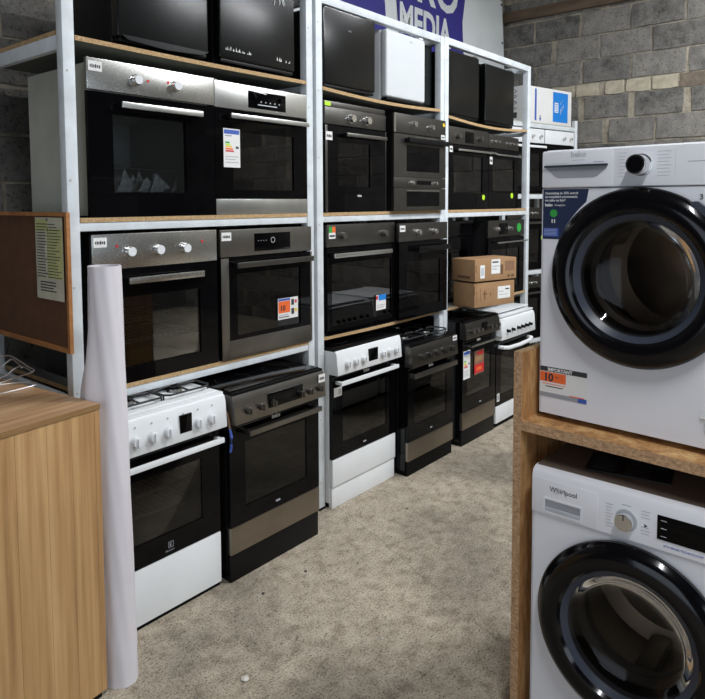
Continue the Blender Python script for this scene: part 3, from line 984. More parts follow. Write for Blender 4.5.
def cooker(label, x, y, W, body='black_gloss', panel='graphite', pz=(.715, .835), prot=.04, knobs=(), kstyle=('chrome', None, True), display=None, hob='ceramic',
           dz=(.25, .70), drawer=(.05, .245, 'graphite'), plinth='matt_black', handle=('graphite', .025, .97), hh=.022, topz=.85, depth=.54, win=(.18, .82, .16, .78),
           window='dark_window', cavity='cavity', kr=.018, rz=0, frame_mt='black_glass', hbend=False):
    t = thing('freestanding_cooker', label, 'cooker', (x, y, 0), rz, COOK)
    z0, z1 = dz
    wx0, wx1, wz0, wz1 = W * win[0], W * win[1], z0 + (z1 - z0) * win[2], z0 + (z1 - z0) * win[3]
    mb = MB()
    mb.hollow((0, W, .02, depth, .03, topz - .012), (wx0 - .03, wx1 + .03, .02, depth - .08, wz0 - .02, wz1 + .02), body, cavity)
    mb.box(.01, W - .01, .03, depth - .02, 0.0, .032, 'matt_black')
    mb.build('body', t)
    # hob deck
    mb = MB(); mb.box(0, W, -prot * .55, depth, topz - .016, topz - .002, 'matt_black' if hob == 'ceramic' else body, .004); mb.build('hob_deck', t)
    # control panel with a rounded top edge
    pa, pb = pz
    poly = [(.02, pa), (-prot, pa), (-prot - .002, pa + .004), (-prot + .006, pb - .03), (-prot + .014, pb - .006), (-prot + .028, pb + .002), (.02, pb + .002)]
    mb = MB(); mb.prism(poly, 0.0, W, panel, 'X', .0015); cp = mb.build('control_panel', t)
    ky = -prot + .003
    for k in knobs:
        knob(cp, W * k, pa + (pb - pa) * .40, ky, kr, .022, kstyle[0], kstyle[1], kstyle[2])
    if display:
        a, b_ = display
        mb = MB(); mb.box(W * a, W * b_, ky - .005, ky + .012, pa + (pb - pa) * .24, pa + (pb - pa) * .76, 'black_glass', .001); mb.build('display', cp)
    # hob
    if hob == 'ceramic':
        mb = MB(); mb.box(.008, W - .008, -prot * .1, depth - .02, topz - .004, topz + .003, 'black_glass', .002)
        hb = mb.build('ceramic_hob', t)
        for cx_, cy_, r_ in ((.27, .14, .09), (.73, .14, .07), (.27, .39, .07), (.73, .39, .09)):
            mb = MB()
            o_ = MB()
            mb.lathe([(r_, 0), (r_, .0006), (r_ - .002, .0006), (r_ - .002, 0)], 0, 0, 'zone_print', 40)
            ob = mb.build('cooking_zone', hb, 0)
            for v in ob.data.vertices:
                v.co = Vector((W * cx_ + v.co.x, cy_ + v.co.z, topz + .0028 + v.co.y))
    elif hob == 'gas':
        gas_hob(t, W, .0, depth - .05, topz - .004, body if body != 'black_gloss' else 'black_gloss')
    elif hob == 'lid':
        mb = MB(); mb.box(.008, W - .008, .01, depth - .06, topz + .012, topz + .020, 'enamel', .004)
        for a in (.1, .9):
            mb.cyl((W * a, depth - .05, topz - .002), (W * a, depth - .05, topz + .02), .012, 'white_plastic', seg=12)
        mb.build('hob_lid', t)
    # door
    mb = MB(); mb.frame(.004, W - .004, z0, z1, wx0, wx1, wz0, wz1, 0, .02, frame_mt)
    dr = mb.build('door', t)
    mb = MB(); mb.box(wx0, wx1, .004, .008, wz0, wz1, window); mb.build('window', dr)
    hm, ha, hb_ = handle
    hzz = z1 - .045
    if hbend:
        mb = MB()
        mb.tube([(W * ha, 0, hzz), (W * ha + .006, -.035, hzz - .002), (W * (ha + .12), -.047, hzz - .012), (W * .5, -.05, hzz - .016), (W * (hb_ - .12), -.047, hzz - .012), (W * hb_ - .006, -.035, hzz - .002), (W * hb_, 0, hzz)], hh * .5, hm, 10)
        mb.build('handle', dr)
    else:
        bar_handle(dr, W * ha, W * hb_, hzz, 0, hm, hh, .014, .042, posts=hm)
    for k in range(2):
        wire_shelf(t, wx0 - .02, wx1 + .02, .036, depth - .12, wz0 + (wz1 - wz0) * (.35 + .33 * k))
    # drawer and plinth
    da, db, dm = drawer
    mb = MB(); mb.box(.004, W - .004, -.002, .02, da, db, dm, .004); mb.build('drawer', t)
    mb = MB(); mb.box(.006, W - .006, .006, .03, .0, da - .003, plinth, .002); mb.build('plinth', t)
    return t, cp, dr


# white gas cooker by the roll
t, cp, dr = cooker('white gas cooker with black pan grates, nearest the white paper roll', 1.300, -.14, .495, 'enamel', 'enamel', (.715, .855), .05, (.12, .27, .41, .70, .84), ('white_plastic', None, True), (.52, .635), 'gas',
                   (.245, .705), (.018, .242, 'enamel'), 'matt_black', ('enamel', .02, .975), .022, .865, win=(.12, .80, .2, .76), window='window', kr=.020, cavity='light_cavity')
for k in range(6):
    mb = MB(); mb.cyl((.06 + k * .072, -.046, .825), (.06 + k * .072, -.0475, .825), .003, 'grey_ink', seg=10)
    mb.build('panel_marking', cp)
mb = MB(); mb.frame(.225, .249, .276, .300, .2265, .2475, .2775, .2985, -.0012, -.0004, 'grey_ink'); mb.text('E', .2305, .281, .019, -.0006, 'grey_ink', .0003); mb.text('Electrolux', .212, .262, .010, -.0006, 'grey_ink', 0); mb.build('lettering', dr, 0)
# graphite ceramic cooker
t, cp, dr = cooker('graphite ceramic cooker with wide black display, right of the white gas cooker', 1.818, -.17, .575, 'black_gloss', 'graphite', (.715, .842), .045, (.13, .26, .38, .70, .80, .92), ('dark_steel', 'graphite', True), (.34, .72), 'ceramic',
                   (.25, .705), (.125, .247, 'bronze_steel'), 'black_plastic', ('graphite', .14, .95), .024, .853, win=(.16, .84, .16, .80), window='window', kr=.016)
sticker(cp, .525, .57, .79, .83, -.045, TAG)
mb = MB(); mb.text('beko', .255, .675, .026, -.0008, 'paper', .0012); mb.text('beko', .275, .275, .014, -.0008, 'pale_ink', .0006); mb.build('lettering', dr, 0)
mb = MB()
mb.tube([(-.008, -.02, .70), (-.008, -.03, .665), (-.008, -.028, .63), (-.008, -.02, .60)], .006, 'strap_blue', 8)
mb.tube([(-.007, .0, .77), (-.008, -.012, .735), (-.008, -.02, .70)], .005, 'brown_cable', 8)
mb.build('cable_strap', t)
# white ceramic cooker
t, cp, dr = cooker('white ceramic cooker with black hob standing behind the white post', 2.628, -.045, .583, 'enamel', 'enamel', (.742, .875), .045, (.14, .26, .38, .68, .79, .90), ('white_plastic', None, True), (.46, .60), 'ceramic',
                   (.275, .738), (.12, .27, 'enamel'), 'enamel', ('enamel', .05, .95), .022, .882, win=(.16, .84, .16, .80), window='dark_window', kr=.018)
mb = MB(); mb.text('beko', .275, .705, .026, -.0008, 'paper', .0012); mb.text('beko', .27, .30, .014, -.0008, 'pale_ink', .0006); mb.build('lettering', dr, 0)
sticker(dr, .02, .085, .615, .665, -.0006, [(.55, .9, .2, .8, 'pale_ink')])
# black gas cooker
t, cp, dr = cooker('dark gas cooker with five knobs, between the white ceramic and the red-stickered cooker', 3.236, -.115, .525, 'black_gloss', 'dark_steel', (.672, .80), .035, (.22, .36, .53, .69, .85), ('dark_steel', 'graphite', True), None, 'gas',
                   (.215, .667), (.092, .21, 'bronze_steel'), 'matt_black', ('graphite', .02, .955), .03, .812, win=(.14, .84, .2, .76), window='window', kr=.020)
mb = MB(); mb.text('beko', .23, .638, .026, -.0008, 'paper', .0012); mb.text('beko', .25, .24, .012, -.0008, 'pale_ink', .0005); mb.build('lettering', dr, 0)
sticker(cp, .465, .515, .765, .797, -.032, TAG)
mb = MB()
for k in range(9):
    a = .14 + k * .026
    mb.prism([(a, .37 + .004 * k), (a + .022, .372 + .004 * k), (a + .012, .39 + random.random() * .02 + .004 * k)], .035 + .002 * k, .037 + .002 * k, 'film')
mb.build('packing_film', t, 0)['kind'] = 'stuff'
# dark ceramic cooker with stickers
t, cp, dr = cooker('dark ceramic cooker with energy label and red stickers below the cardboard boxes', 3.876, -.115, .478, 'black_gloss', 'dark_steel', (.738, .855), .03, (.17, .29, .41, .70, .82, .94), ('dark_steel', 'chrome', False), (.47, .62), 'ceramic',
                   (.235, .733), (.112, .231, 'bronze_steel'), 'black_plastic', ('bright_steel', .10, 1.0), .012, .862, win=(.14, .84, .2, .74), window='dark_window', kr=.013)
mb = MB(); mb.text('beko', .20, .70, .024, -.0008, 'paper', .0012); mb.text('beko', .24, .258, .012, -.0008, 'pale_ink', .0005); mb.build('lettering', dr, 0)
sticker(dr, .015, .105, .46, .655, -.0006, ENERGY, name='energy_label', label='white energy rating label')
sticker(dr, .165, .30, .465, .63, -.0006, [(.3, .9, .80, .95, 'red'), (.1, .8, .55, .75, 'card'), (.0, 1, .05, .42, 'red'), (.2, .75, .15, .3, 'orange')], base='brown_cable', label='red and orange promotional sticker')
# white cooker with lid
t, cp, dr = cooker('white cooker with closed white lid and black knobs, far right end of the row', 4.368, -.11, .565, 'enamel', 'enamel', (.655, .81), .045, (.16, .30, .46, .58, .70, .82, .95)[:6], ('black_gloss', None, True), None, 'lid',
                   (.16, .645), (.03, .155, 'enamel'), 'matt_black', ('enamel', .07, .93), .03, .832, win=(.14, .84, .15, .8), window='dark_window', kr=.012, hbend=True)
sticker(dr, .02, .06, .19, .25, -.0006, [(.2, .8, .2, .8, 'grey_ink')])
WHITE_LID = t

# ---------------------------------------------------------------- cardboard boxes in the right unit
rz = math.radians(-14)


def carton(label, x, y, z, W, D, H, rects, texts=(), side=()):
    t = thing('cardboard_box', label, 'box', (x, y, z), rz, 'flat brown cartons on the lower shelf')
    mb = MB(); mb.box(0, W, 0, D, 0, H, 'card', .003)
    mb.box(0.004, W - .004, D * .49, D * .51, H, H + .0006, 'brown_cable')
    for a, b_, c, d, mt in rects:
        mb.box(W * a, W * b_, -.0008, .0, H * c, H * d, mt)
    for s, a, c, size in texts:
        mb.text(s, W * a, H * c, size, -.001, 'card_dark', .0004)
    for a, b_, c, d, mt in side:
        mb.box(-.0008, 0, D * a, D * b_, H * c, H * d, mt)
    mb.build('carton', t)
    return t


bx1 = carton('lower brown cardboard box with torn corner and white label', 3.965, -.155, .946, .405, .20, .165,
             [(.05, .06, .2, .75, 'card_dark'), (.14, .145, .25, .8, 'card_dark'), (.2, .3, .52, .56, 'card_dark'), (.24, .26, .3, .7, 'card_dark'), (.38, .4, .45, .55, 'card_dark')])
sticker(bx1, .23, .36, .045, .13, -.0008, [(.1, .5, .55, .6, 'grey_ink'), (.1, .8, .3, .34, 'grey_ink'), (.6, .9, .7, .8, 'ink')])
mb = MB(); mb.prism([(-.004, .09), (.05, .16), (.02, .17), (-.006, .13)], -.008, -.002, 'card'); mb.build('torn_flap', bx1)
bx2 = carton('upper brown cardboard box, lying flat on the other one', 3.960, -.160, 1.124, .42, .215, .15,
             [(.02, .035, .4, .75, 'card_dark'), (.6, .67, .25, .7, 'card_dark'), (.72, .95, .4, .85, 'brown_cable'), (.78, .84, .1, .2, 'card_dark'), (.87, .94, .1, .2, 'card_dark')],
             (), [(.2, .75, .12, .24, 'card_dark')])
sticker(bx2, .16, .25, .045, .145, -.0008, [(.1, .8, .75, .85, 'ink'), (.1, .9, .5, .55, 'grey_ink'), (.1, .6, .3, .35, 'grey_ink')])
sticker(bx2, .05, .095, .02, .11, -.0008, [(.2, .8, .2, .8, 'pale_ink')])

# ---------------------------------------------------------------- far shelving unit, set at a slant against the block wall
A4 = math.radians(-12)
rk = thing('shelving_unit', 'far grey-white shelving unit carrying the blue and white carton', 'shelf', (6.3, .075, 0), A4, 'white steel shelving units along the wall')
for xa in (-1.06, -.0):
    for ya in (0, .42):
        mb = MB(); mb.box(xa - .02, xa + .02, ya, ya + .035, 0, 2.43, 'rack_paint', .003); mb.build('upright', rk)
for z in (2.37, 1.735, 1.05, .42):
    for ya in (0.002, .42):
        mb = MB(); mb.box(-1.04, -.02, ya, ya + .03, z - .045, z - .008, 'rack_paint', .002); mb.build('beam', rk)
    mb = MB(); mb.box(-1.04, -.02, 0.002, .45, z - .008, z, 'galvanised'); mb.build('shelf_board', rk)


def place4(s, z):
    return (6.3 + s * math.cos(A4) + .004 * math.sin(A4), .075 + s * math.sin(A4) - .004 * math.cos(A4), z)


def far_oven(label, s, z, W, H, panel, ph, hzmt):
    t, cp, dr, dh = oven(label, *place4(s, z), W, H, ph, panel, (.62, .86) if panel == 'enamel' else (.2, .34, .48, .62, .76), ('bright_steel', None), handle=hzmt, hx=(.04, .96), hz=.03, hh=.02, win=(.12, .88, .15, .8),
                         depth=.40, racks=0, rz=A4, kr=.012)
    return cp, dr


far_oven('black oven with white control panel, left one under the blue and white carton', -.965, 1.736, .46, .578, 'enamel', .125, 'enamel')
far_oven('black oven with white control panel, right one under the blue and white carton', -.49, 1.736, .45, .578, 'enamel', .125, None)
cp, dr = far_oven('black oven half hidden behind the upper washing machine, lime dot on door', -1.01, 1.051, .52, .56, 'dark_steel', .10, 'graphite')
mb = MB(); mb.cyl((.50, -.0006, .285), (.50, -.002, .285), .024, 'lime', seg=20); mb.build('sticker', dr)
far_oven('lowest black oven on the far shelving unit', -1.01, .421, .52, .56, 'dark_steel', .10, 'graphite')
# blue and white carton on top
ct = thing('appliance_carton', 'white carton with bright blue print on top of the far shelving unit', 'box', place4(-.775, 2.3705), A4)
mb = MB()
mb.box(0, .69, .005, .40, 0, .318, 'paper', .003)
mb.box(.13, .155, .0038, .006, .02, .30, 'label_blue')
mb.box(.40, .63, .0036, .006, .025, .295, 'blue')
mb.box(.425, .48, .0028, .005, .11, .20, 'paper')
for k in range(4):
    mb.box(.435, .47, .0022, .004, .12 + .02 * k, .128 + .02 * k, 'blue')
for k in range(5):
    mb.box(.515 + .02 * (k % 3), .522 + .02 * (k % 3), .0028, .005, .10 + .03 * k, .15 + .02 * k, 'pale_ink')
mb.box(.20, .22, .0036, .006, .03, .07, 'grey_ink')
mb.prism([(.195, .045), (.225, .045), (.215, .02), (.205, .02)], .0035, .006, 'label_blue')
for k, (z0, z1) in enumerate(((.26, .29), (.22, .245), (.16, .19), (.115, .135))):
    mb.tube([(-.001, .13, z0), (-.001, .10, (z0 + z1) / 2), (-.001, .13, z1)], .003, 'ink', 6)
    mb.tube([(-.001, .20, z0), (-.001, .17, (z0 + z1) / 2), (-.001, .20, z1)], .003, 'ink', 6)
mb.box(-.001, .001, .10, .20, .04, .09, 'ink')
mb.build('carton', ct)

# ---------------------------------------------------------------- banner on the back wall
bt = thing('banner', 'white and blue vinyl banner reading MEDIA hung on the wall above the shelves', 'banner', (0, .915, 0))
mb = MB()
b = bmesh.new()
cols = 30
g = []
for i in range(cols + 1):
    t_ = i / cols
    row = []
    for zz in (3.72, 3.4, 3.1, 2.75, 2.35):
        x = 3.2 + (6.38 - 3.2) * t_ + (.10 * (3.72 - zz) if i == cols else 0)
        row.append(b.verts.new((min(x, 6.47), .004 * math.sin(t_ * 30) - .002, zz)))
    g.append(row)
for p_, q_ in zip(g, g[1:]):
    for k in range(4):
        b.faces.new((p_[k + 1], q_[k + 1], q_[k], p_[k]))
ext = bmesh.ops.extrude_face_region(b, geom=list(b.faces))
bmesh.ops.translate(b, vec=(0, .004, 0), verts=[v for v in ext['geom'] if isinstance(v, bmesh.types.BMVert)])
bmesh.ops.recalc_face_normals(b, faces=b.faces)
mb.merge(b, 'banner_white')
mb.build('vinyl_sheet', bt)
mb = MB()
mb.prism([(4.50, 3.72), (4.53, 3.35), (4.62, 2.75), (5.70, 2.75), (5.60, 3.08), (5.58, 3.35), (5.66, 3.72)], -.013, -.0085, 'banner_blue')
mb.prism([(3.7, 3.72), (3.85, 2.75), (4.42, 2.75), (4.36, 3.35), (4.30, 3.72)], -.013, -.0085, 'banner_blue')
mb.text('RO', 4.80, 3.385, .52, -.015, 'banner_white', .012, sx=.95)
mb.text('MEDIA', 4.56, 3.075, .34, -.015, 'banner_white', .011, sx=.80)
mb.build('printed_sign', bt, 0)
mb = MB()
for x, z in ((6.40, 3.68), (6.43, 3.30), (6.45, 2.9), (6.46, 2.45)):
    mb.lathe([(.012, -.008), (.012, -.012), (.006, -.012), (.006, -.008)], x - .04, z, 'ink', 16)
mb.build('eyelet', bt)

# ---------------------------------------------------------------- notice board on the left side
nb = thing('notice_board', 'brown fibreboard panel in an orange wood frame beside the left shelving unit', 'board', (1.212, 0, 0), -PI / 2)
# local x runs towards -Y, front faces -X
mb = MB(); mb.box(-.64, .012, .004, .010, 1.12, 1.622, 'fibreboard'); mb.build('panel', nb)
mb = MB()
mb.frame(-.66, .022, 1.108, 1.632, -.64, .006, 1.124, 1.617, -.008, .006, 'orange_wood'); mb.build('frame', nb)
pn = thing('pinned_sheet', 'old greenish printed paper sheet pinned on the brown board', 'paper', (1.2185, 0, 0), -PI / 2)
mb = MB(); mb.box(-.232, -.018, -.001, .0, 1.298, 1.612, 'old_paper')
mb.box(-.230, -.13, -.0016, -.0005, 1.56, 1.605, 'green_tint'); mb.box(-.14, -.02, -.0016, -.0005, 1.38, 1.57, 'green_tint')
for k in range(19):
    z = 1.585 - k * .0112
    mb.box(-.222, -.15 + random.uniform(-.01, .01), -.0022, -.001, z, z + .0035, 'ink')
    mb.box(-.138, -.05 + random.uniform(-.03, .02), -.0022, -.001, z, z + .0028, 'ink')
for k in range(4):
    mb.box(-.20, -.06 + random.uniform(-.04, .02), -.0022, -.001, 1.362 - k * .011, 1.366 - k * .011, 'ink')
o = mb.build('sheet', pn, 0)
mb = MB(); mb.cyl((-.125, -.003, 1.603), (-.125, -.009, 1.603), .005, 'chrome', seg=12); mb.build('drawing_pin', pn)
pn.location.x = 1.2090

# ---------------------------------------------------------------- oak cabinet
cb = thing('wooden_cabinet', 'oak-look wooden cabinet in the left foreground', 'cabinet', (1.122, -.366, 0), math.radians(7))
W, D, H = 1.0, .80, 1.01
mb = MB(); mb.box(-W, 0, 0, D, H - .0175, H, 'oak_top', .001); mb.box(-W - .0, 0.0003, -.0004, .004, H - .0172, H - .0003, 'oak_edge'); mb.build('top_panel', cb)
for k in range(2):
    x1_ = -.001 - k * (W - .022)
    mb = MB(); mb.box(x1_ - .020, x1_, .004, D - .002, .03, H - .018, 'oak'); mb.build('side_panel', cb)
mb = MB()
edges = [-.0205, -.105, -.19, -.29, -.37, -.46, -.56, -.66, -.78, -.88, -W + .02]
for a, b_ in zip(edges, edges[1:]):
    mb.box(b_ + .0004, a - .0004, .003, .020 + random.uniform(-.0001, .0001), .03, H - .018, 'oak')
mb.box(-.020, -.001, .0028, .021, .03, H - .018, 'oak')
mb.build('front_panel', cb)
mb = MB(); mb.box(-W + .02, -.02, D - .012, D - .004, .03, H - .025, 'fibreboard'); mb.build('back_panel', cb)
mb = MB(); mb.box(-W + .01, -.01, .02, D - .02, 0, .03, 'black_plastic'); mb.build('plinth', cb)


def hanger(label, pts, r=.0026):
    mb = MB(); mb.tube(pts, r, 'wire', 8)
    o = mb.build('wire_hanger', None)
    return tag(o, label, 'hanger', 'bent wire hangers on the oak cabinet')


def smoothed(pts, n=6):
    out = []
    P_ = [Vector(p) for p in pts]
    for i in range(len(P_) - 1):
        a, b_, c, d = P_[max(i - 1, 0)], P_[i], P_[i + 1], P_[min(i + 2, len(P_) - 1)]
        for k in range(n):
            t_ = k / n
            out.append(0.5 * ((2 * b_) + (c - a) * t_ + (2 * a - 5 * b_ + 4 * c - d) * t_ ** 2 + (3 * b_ - a - 3 * c + d) * t_ ** 3))
    out.append(P_[-1])
    return out


hanger('long straight bent wire lying lowest along the oak cabinet top', smoothed([(.70, -.03, 1.0135), (.85, -.012, 1.0135), (.957, -.007, 1.0135), (1.058, .004, 1.0135), (1.098, .02, 1.0135), (1.095, .06, 1.0135), (1.04, .10, 1.0135), (.95, .13, 1.0135)]))
hanger('wire hanger rising in a long slant to its peak at the back', smoothed([(.99, .12, 1.0135), (1.04, .10, 1.03), (1.092, .035, 1.058), (1.085, .07, 1.074), (1.067, .14, 1.10), (1.055, .175, 1.102), (1.035, .195, 1.10), (.95, .23, 1.08), (.86, .25, 1.0135)]))
hanger('wire hanger arching up in the middle of the heap', smoothed([(.93, .20, 1.0135), (1.0, .18, 1.018), (1.045, .160, 1.03), (1.07, .15, 1.05), (1.087, .131, 1.062), (1.09, .08, 1.062), (1.088, .04, 1.056)]))
hanger('wire hanger with a raised hook behind the others', smoothed([(.90, .26, 1.0135), (.98, .23, 1.04), (1.04, .189, 1.06), (1.065, .186, 1.075), (1.081, .182, 1.082), (1.078, .13, 1.078), (1.074, .085, 1.068)]))

# ---------------------------------------------------------------- white roll
mb = MB()
b = bmesh.new()
seg, N = 64, 60
base, top = Vector((1.200, -.318, 0)), Vector((1.189, -.302, 1.462))
rings = []
for i in range(N + 1):
    t_ = i / N
    z = t_ * 1.455
    c = base.lerp(top, t_)
    row = []
    # flap bulge to the left between z .85 and 1.35
    bul = math.exp(-((z - 0.97) / .20) ** 2) * .036 + (.010 if z < 1.0 else 0) * 0
    for k in range(seg):
        a = 2 * PI * k / seg
        d = Vector((math.cos(a), math.sin(a)))
        left = max(0, d.dot(Vector((-.83, .55))))
        r_ = .0535 + .004 * (1 - t_) + bul * left ** 5
        r_ += .0045 * math.sin(6 * a + z * 8) * math.exp(-((z - 1.0) / .3) ** 2) * left
        r_ += .0008 * math.sin(9 * a + 14 * z) + (.0012 if 20 < k < 24 else 0)
        if z < .10:
            r_ += .002 * math.sin(3 * a)
        row.append(b.verts.new((c.x + d.x * r_, c.y + d.y * r_, z)))
    rings.append(row)
for A_, B_ in zip(rings, rings[1:]):
    for k in range(seg):
        b.faces.new((A_[k], A_[(k + 1) % seg], B_[(k + 1) % seg], B_[k]))
b.faces.new(rings[0][::-1])
# hollow top: inner wall going down
inner = [b.verts.new((top.x + (v.co.x - top.x) * .86, top.y + (v.co.y - top.y) * .86, 1.455)) for v in rings[-1]]
deep = [b.verts.new((v.co.x, v.co.y, 1.25)) for v in inner]
for k in range(seg):
    j = (k + 1) % seg
    b.faces.new((rings[-1][k], rings[-1][j], inner[j], inner[k]))
    b.faces.new((inner[k], inner[j], deep[j], deep[k]))
b.faces.new(deep)
bmesh.ops.recalc_face_normals(b, faces=b.faces)
mb.merge(b, 'roll')
wr = mb.build('wrapping_roll', None, 60)
tag(wr, 'tall white wrapping roll standing upright beside the oak cabinet', 'roll')
# loose outer sheet edge, a thin flap down the side
mb = MB()
poly = []
b = bmesh.new()
prev = None
for i in range(41):
    z = .02 + i * (1.40 / 40)
    t_ = z / 1.455
    c = base.lerp(top, t_)
    bul = math.exp(-((z - 0.97) / .17) ** 2)
    a0 = math.radians(150 + 10 * math.sin(z * 4))
    pts_ = []
    for q in range(5):
        a = a0 + q * .16
        rr = .0565 + .004 * (1 - t_) + bul * (.040 - .010 * q) + .0015 * math.sin(z * 25 + q)
        pts_.append(b.verts.new((c.x + math.cos(a) * rr, c.y + math.sin(a) * rr, z)))
    if prev:
        for q in range(4):
            b.faces.new((prev[q], prev[q + 1], pts_[q + 1], pts_[q]))
    prev = pts_
ext = bmesh.ops.extrude_face_region(b, geom=list(b.faces))
for v in [v for v in ext['geom'] if isinstance(v, bmesh.types.BMVert)]:
    v.co += Vector((.0008, .0008, 0))
bmesh.ops.recalc_face_normals(b, faces=b.faces)
mb.merge(b, 'roll')
mb.build('loose_sheet', wr, 60)

# ---------------------------------------------------------------- OSB stand
os_a = math.radians(-93.5)
st = thing('washer_stand', 'rough chipboard stand with one shelf carrying the washing machines', 'stand', (1.927, -1.470, 0), os_a)
# local x along the front (to the right in the picture), local y backwards
mb = MB(); mb.box(-.030, -.003, 0, .62, 0, 1.192, 'osb'); mb.box(-.030, -.003, -.0012, 0, 0, 1.192, 'osb_edge'); mb.box(-.030, -.003, 0, .62, 1.192, 1.1932, 'chip'); mb.build('side_panel', st, 0)
mb = MB(); mb.box(.72, .747, 0, .62, 0, 1.192, 'osb'); mb.box(.72, .747, -.0012, 0, 0, 1.192, 'osb_edge'); mb.build('side_panel', st, 0)
mb = MB(); mb.box(-.0025, .7195, 0.0, .62, .944, .975, 'osb'); mb.box(-.0025, .7195, -.0012, 0, .944, .975, 'osb_edge'); mb.build('shelf', st, 0)
mb = MB(); mb.box(-.03, .747, .621, .63, .0, 1.15, 'fibreboard'); mb.build('back_panel', st, 0)


# ---------------------------------------------------------------- washing machines
def washer_body(t, W, H, D, dc, dr_, seam, mt='washer_white', top='washer_white'):
    """shell with a round hole in the front centred at dc (x, z)."""
    cx_, cz_ = dc
    b = bmesh.new()
    x0, x1, z0, z1 = 0, W, .018, seam
    angs = sorted(set([2 * PI * k / 64 for k in range(64)] + [math.atan2(zz - cz_, xx - cx_) % (2 * PI) for xx in (x0, x1) for zz in (z0, z1)]))
    inn, out = [], []
    for a in angs:
        c, s = math.cos(a), math.sin(a)
        tt = min([(x1 - cx_) / c if c > 1e-9 else 1e9, (x0 - cx_) / c if c < -1e-9 else 1e9, (z1 - cz_) / s if s > 1e-9 else 1e9, (z0 - cz_) / s if s < -1e-9 else 1e9])
        inn.append(b.verts.new((cx_ + dr_ * c, 0, cz_ + dr_ * s)))
        out.append(b.verts.new((cx_ + tt * c, 0, cz_ + tt * s)))
    n = len(angs)
    inb = [b.verts.new((v.co.x, .03, v.co.z)) for v in inn]
    for k in range(n):
        j = (k + 1) % n
        b.faces.new((inn[k], inn[j], out[j], out[k]))
        b.faces.new((inn[k], inn[j], inb[j], inb[k]))
    bmesh.ops.recalc_face_normals(b, faces=b.faces)
    mb = MB(); mb.merge(b, mt)
    # sides, top, back, bottom
    mb.box(0, .006, .0, D, .018, seam, mt, .0015)
    mb.box(W - .006, W, .0, D, .018, seam, mt, .0015)
    mb.box(0, .006, .03, D, seam, H - .02, mt)
    mb.box(W - .006, W, .03, D, seam, H - .02, mt)
    mb.box(.006, W - .006, D - .006, D, .018, H - .02, mt)
    mb.box(.006, W - .006, .002, D - .006, .018, .024, mt)
    mb.build('body', t)
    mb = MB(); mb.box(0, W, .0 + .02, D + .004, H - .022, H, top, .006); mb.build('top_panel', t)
    for a in (.05, W - .05):
        for q in (.06, D - .06):
            mb = MB(); mb.cyl((a, q, 0), (a, q, .02), .02, 'black_plastic', seg=16); mb.build('foot', t)


def drum(t, cx_, cz_, r):
    mb = MB()
    mb.lathe([(r, .11), (r + .03, .13), (r + .03, .36), (r * .9, .385), (.03, .36), (0, .36)], cx_, cz_, 'drum', 64)
    dm = mb.build('drum', t)
    mb = MB(); mb.lathe([(r + .006, .031), (r - .03, .036), (r - .055, .055), (r - .045, .08), (r - .05, .10), (r, .11)], cx_, cz_, 'seal', 64); mb.build('door_seal', t)
    for k in range(3):
        a = 2 * PI * k / 3 + .5
        mb = MB()
        c, s = math.cos(a), math.sin(a)
        rr = r + .03
        pts_ = []
        mb.box(-.03, .03, .14, .35, -.0, .045, 'drum', .012)
        ob = mb.build('paddle', dm)
        for v in ob.data.vertices:
            x, y, z = v.co
            rad = rr - z
            v.co = Vector((cx_ + rad * c - x * s, y, cz_ + rad * s + x * c))


def washer_door(t, cx_, cz_, R, ri, depth=.048, label=None):
    mb = MB()
    mb.lathe([(R - .012, .0), (R, -.008), (R + .001, -.022), (R - .010, -.040), (R - .028, -depth), (ri + .036, -depth - .004), (ri + .022, -depth + .001), (ri + .015, -depth + .012)], cx_, cz_, 'black_gloss', 96)
    dr = mb.build('door', t)
    mb = MB()
    mb.lathe([(ri + .015, -depth + .012), (ri + .004, -depth + .022), (ri - .004, -depth + .030), (ri - .006, -.006)], cx_, cz_, 'bezel', 96); mb.lathe([(ri - .006, -.006), (ri - .010, .010), (ri - .012, .028)], cx_, cz_, 'black_plastic', 96); mb.build('door_bezel', dr)
    mb = MB()
    mb.lathe([(ri - .003, -depth + .026), (ri - .010, -depth + .032), (ri - .022, -.006), (ri - .036, .004), (ri * .6, .012), (ri * .4, .018), (ri * .2, .021), (0, .022)], cx_, cz_, 'bowl', 72); mb.build('door_glass', dr)
    return dr


# upper machine
UA = math.radians(-93.4)
t = thing('washing_machine', 'upper white washing machine with round black door and blue corner sticker', 'washing machine', (1.996, -1.496, .9765), UA)
W, H, D, SE = .60, .848, .50, .728
washer_body(t, W, H, D, (.302, .470), .20, SE)
drum(t, .302, .470, .20)
dr = washer_door(t, .304, .470, .257, .168)
mb = MB(); mb.prism([(.425, .672), (.455, .690), (.500, .655), (.538, .610), (.535, .575), (.505, .560), (.44, .62)], -.036, -.010, 'bezel', r=.004); mb.build('handle', dr)
mb = MB(); mb.box(0, W, -.004, .03, SE + .002, H - .004, 'washer_white', .006, 3); cp = mb.build('control_panel', t)
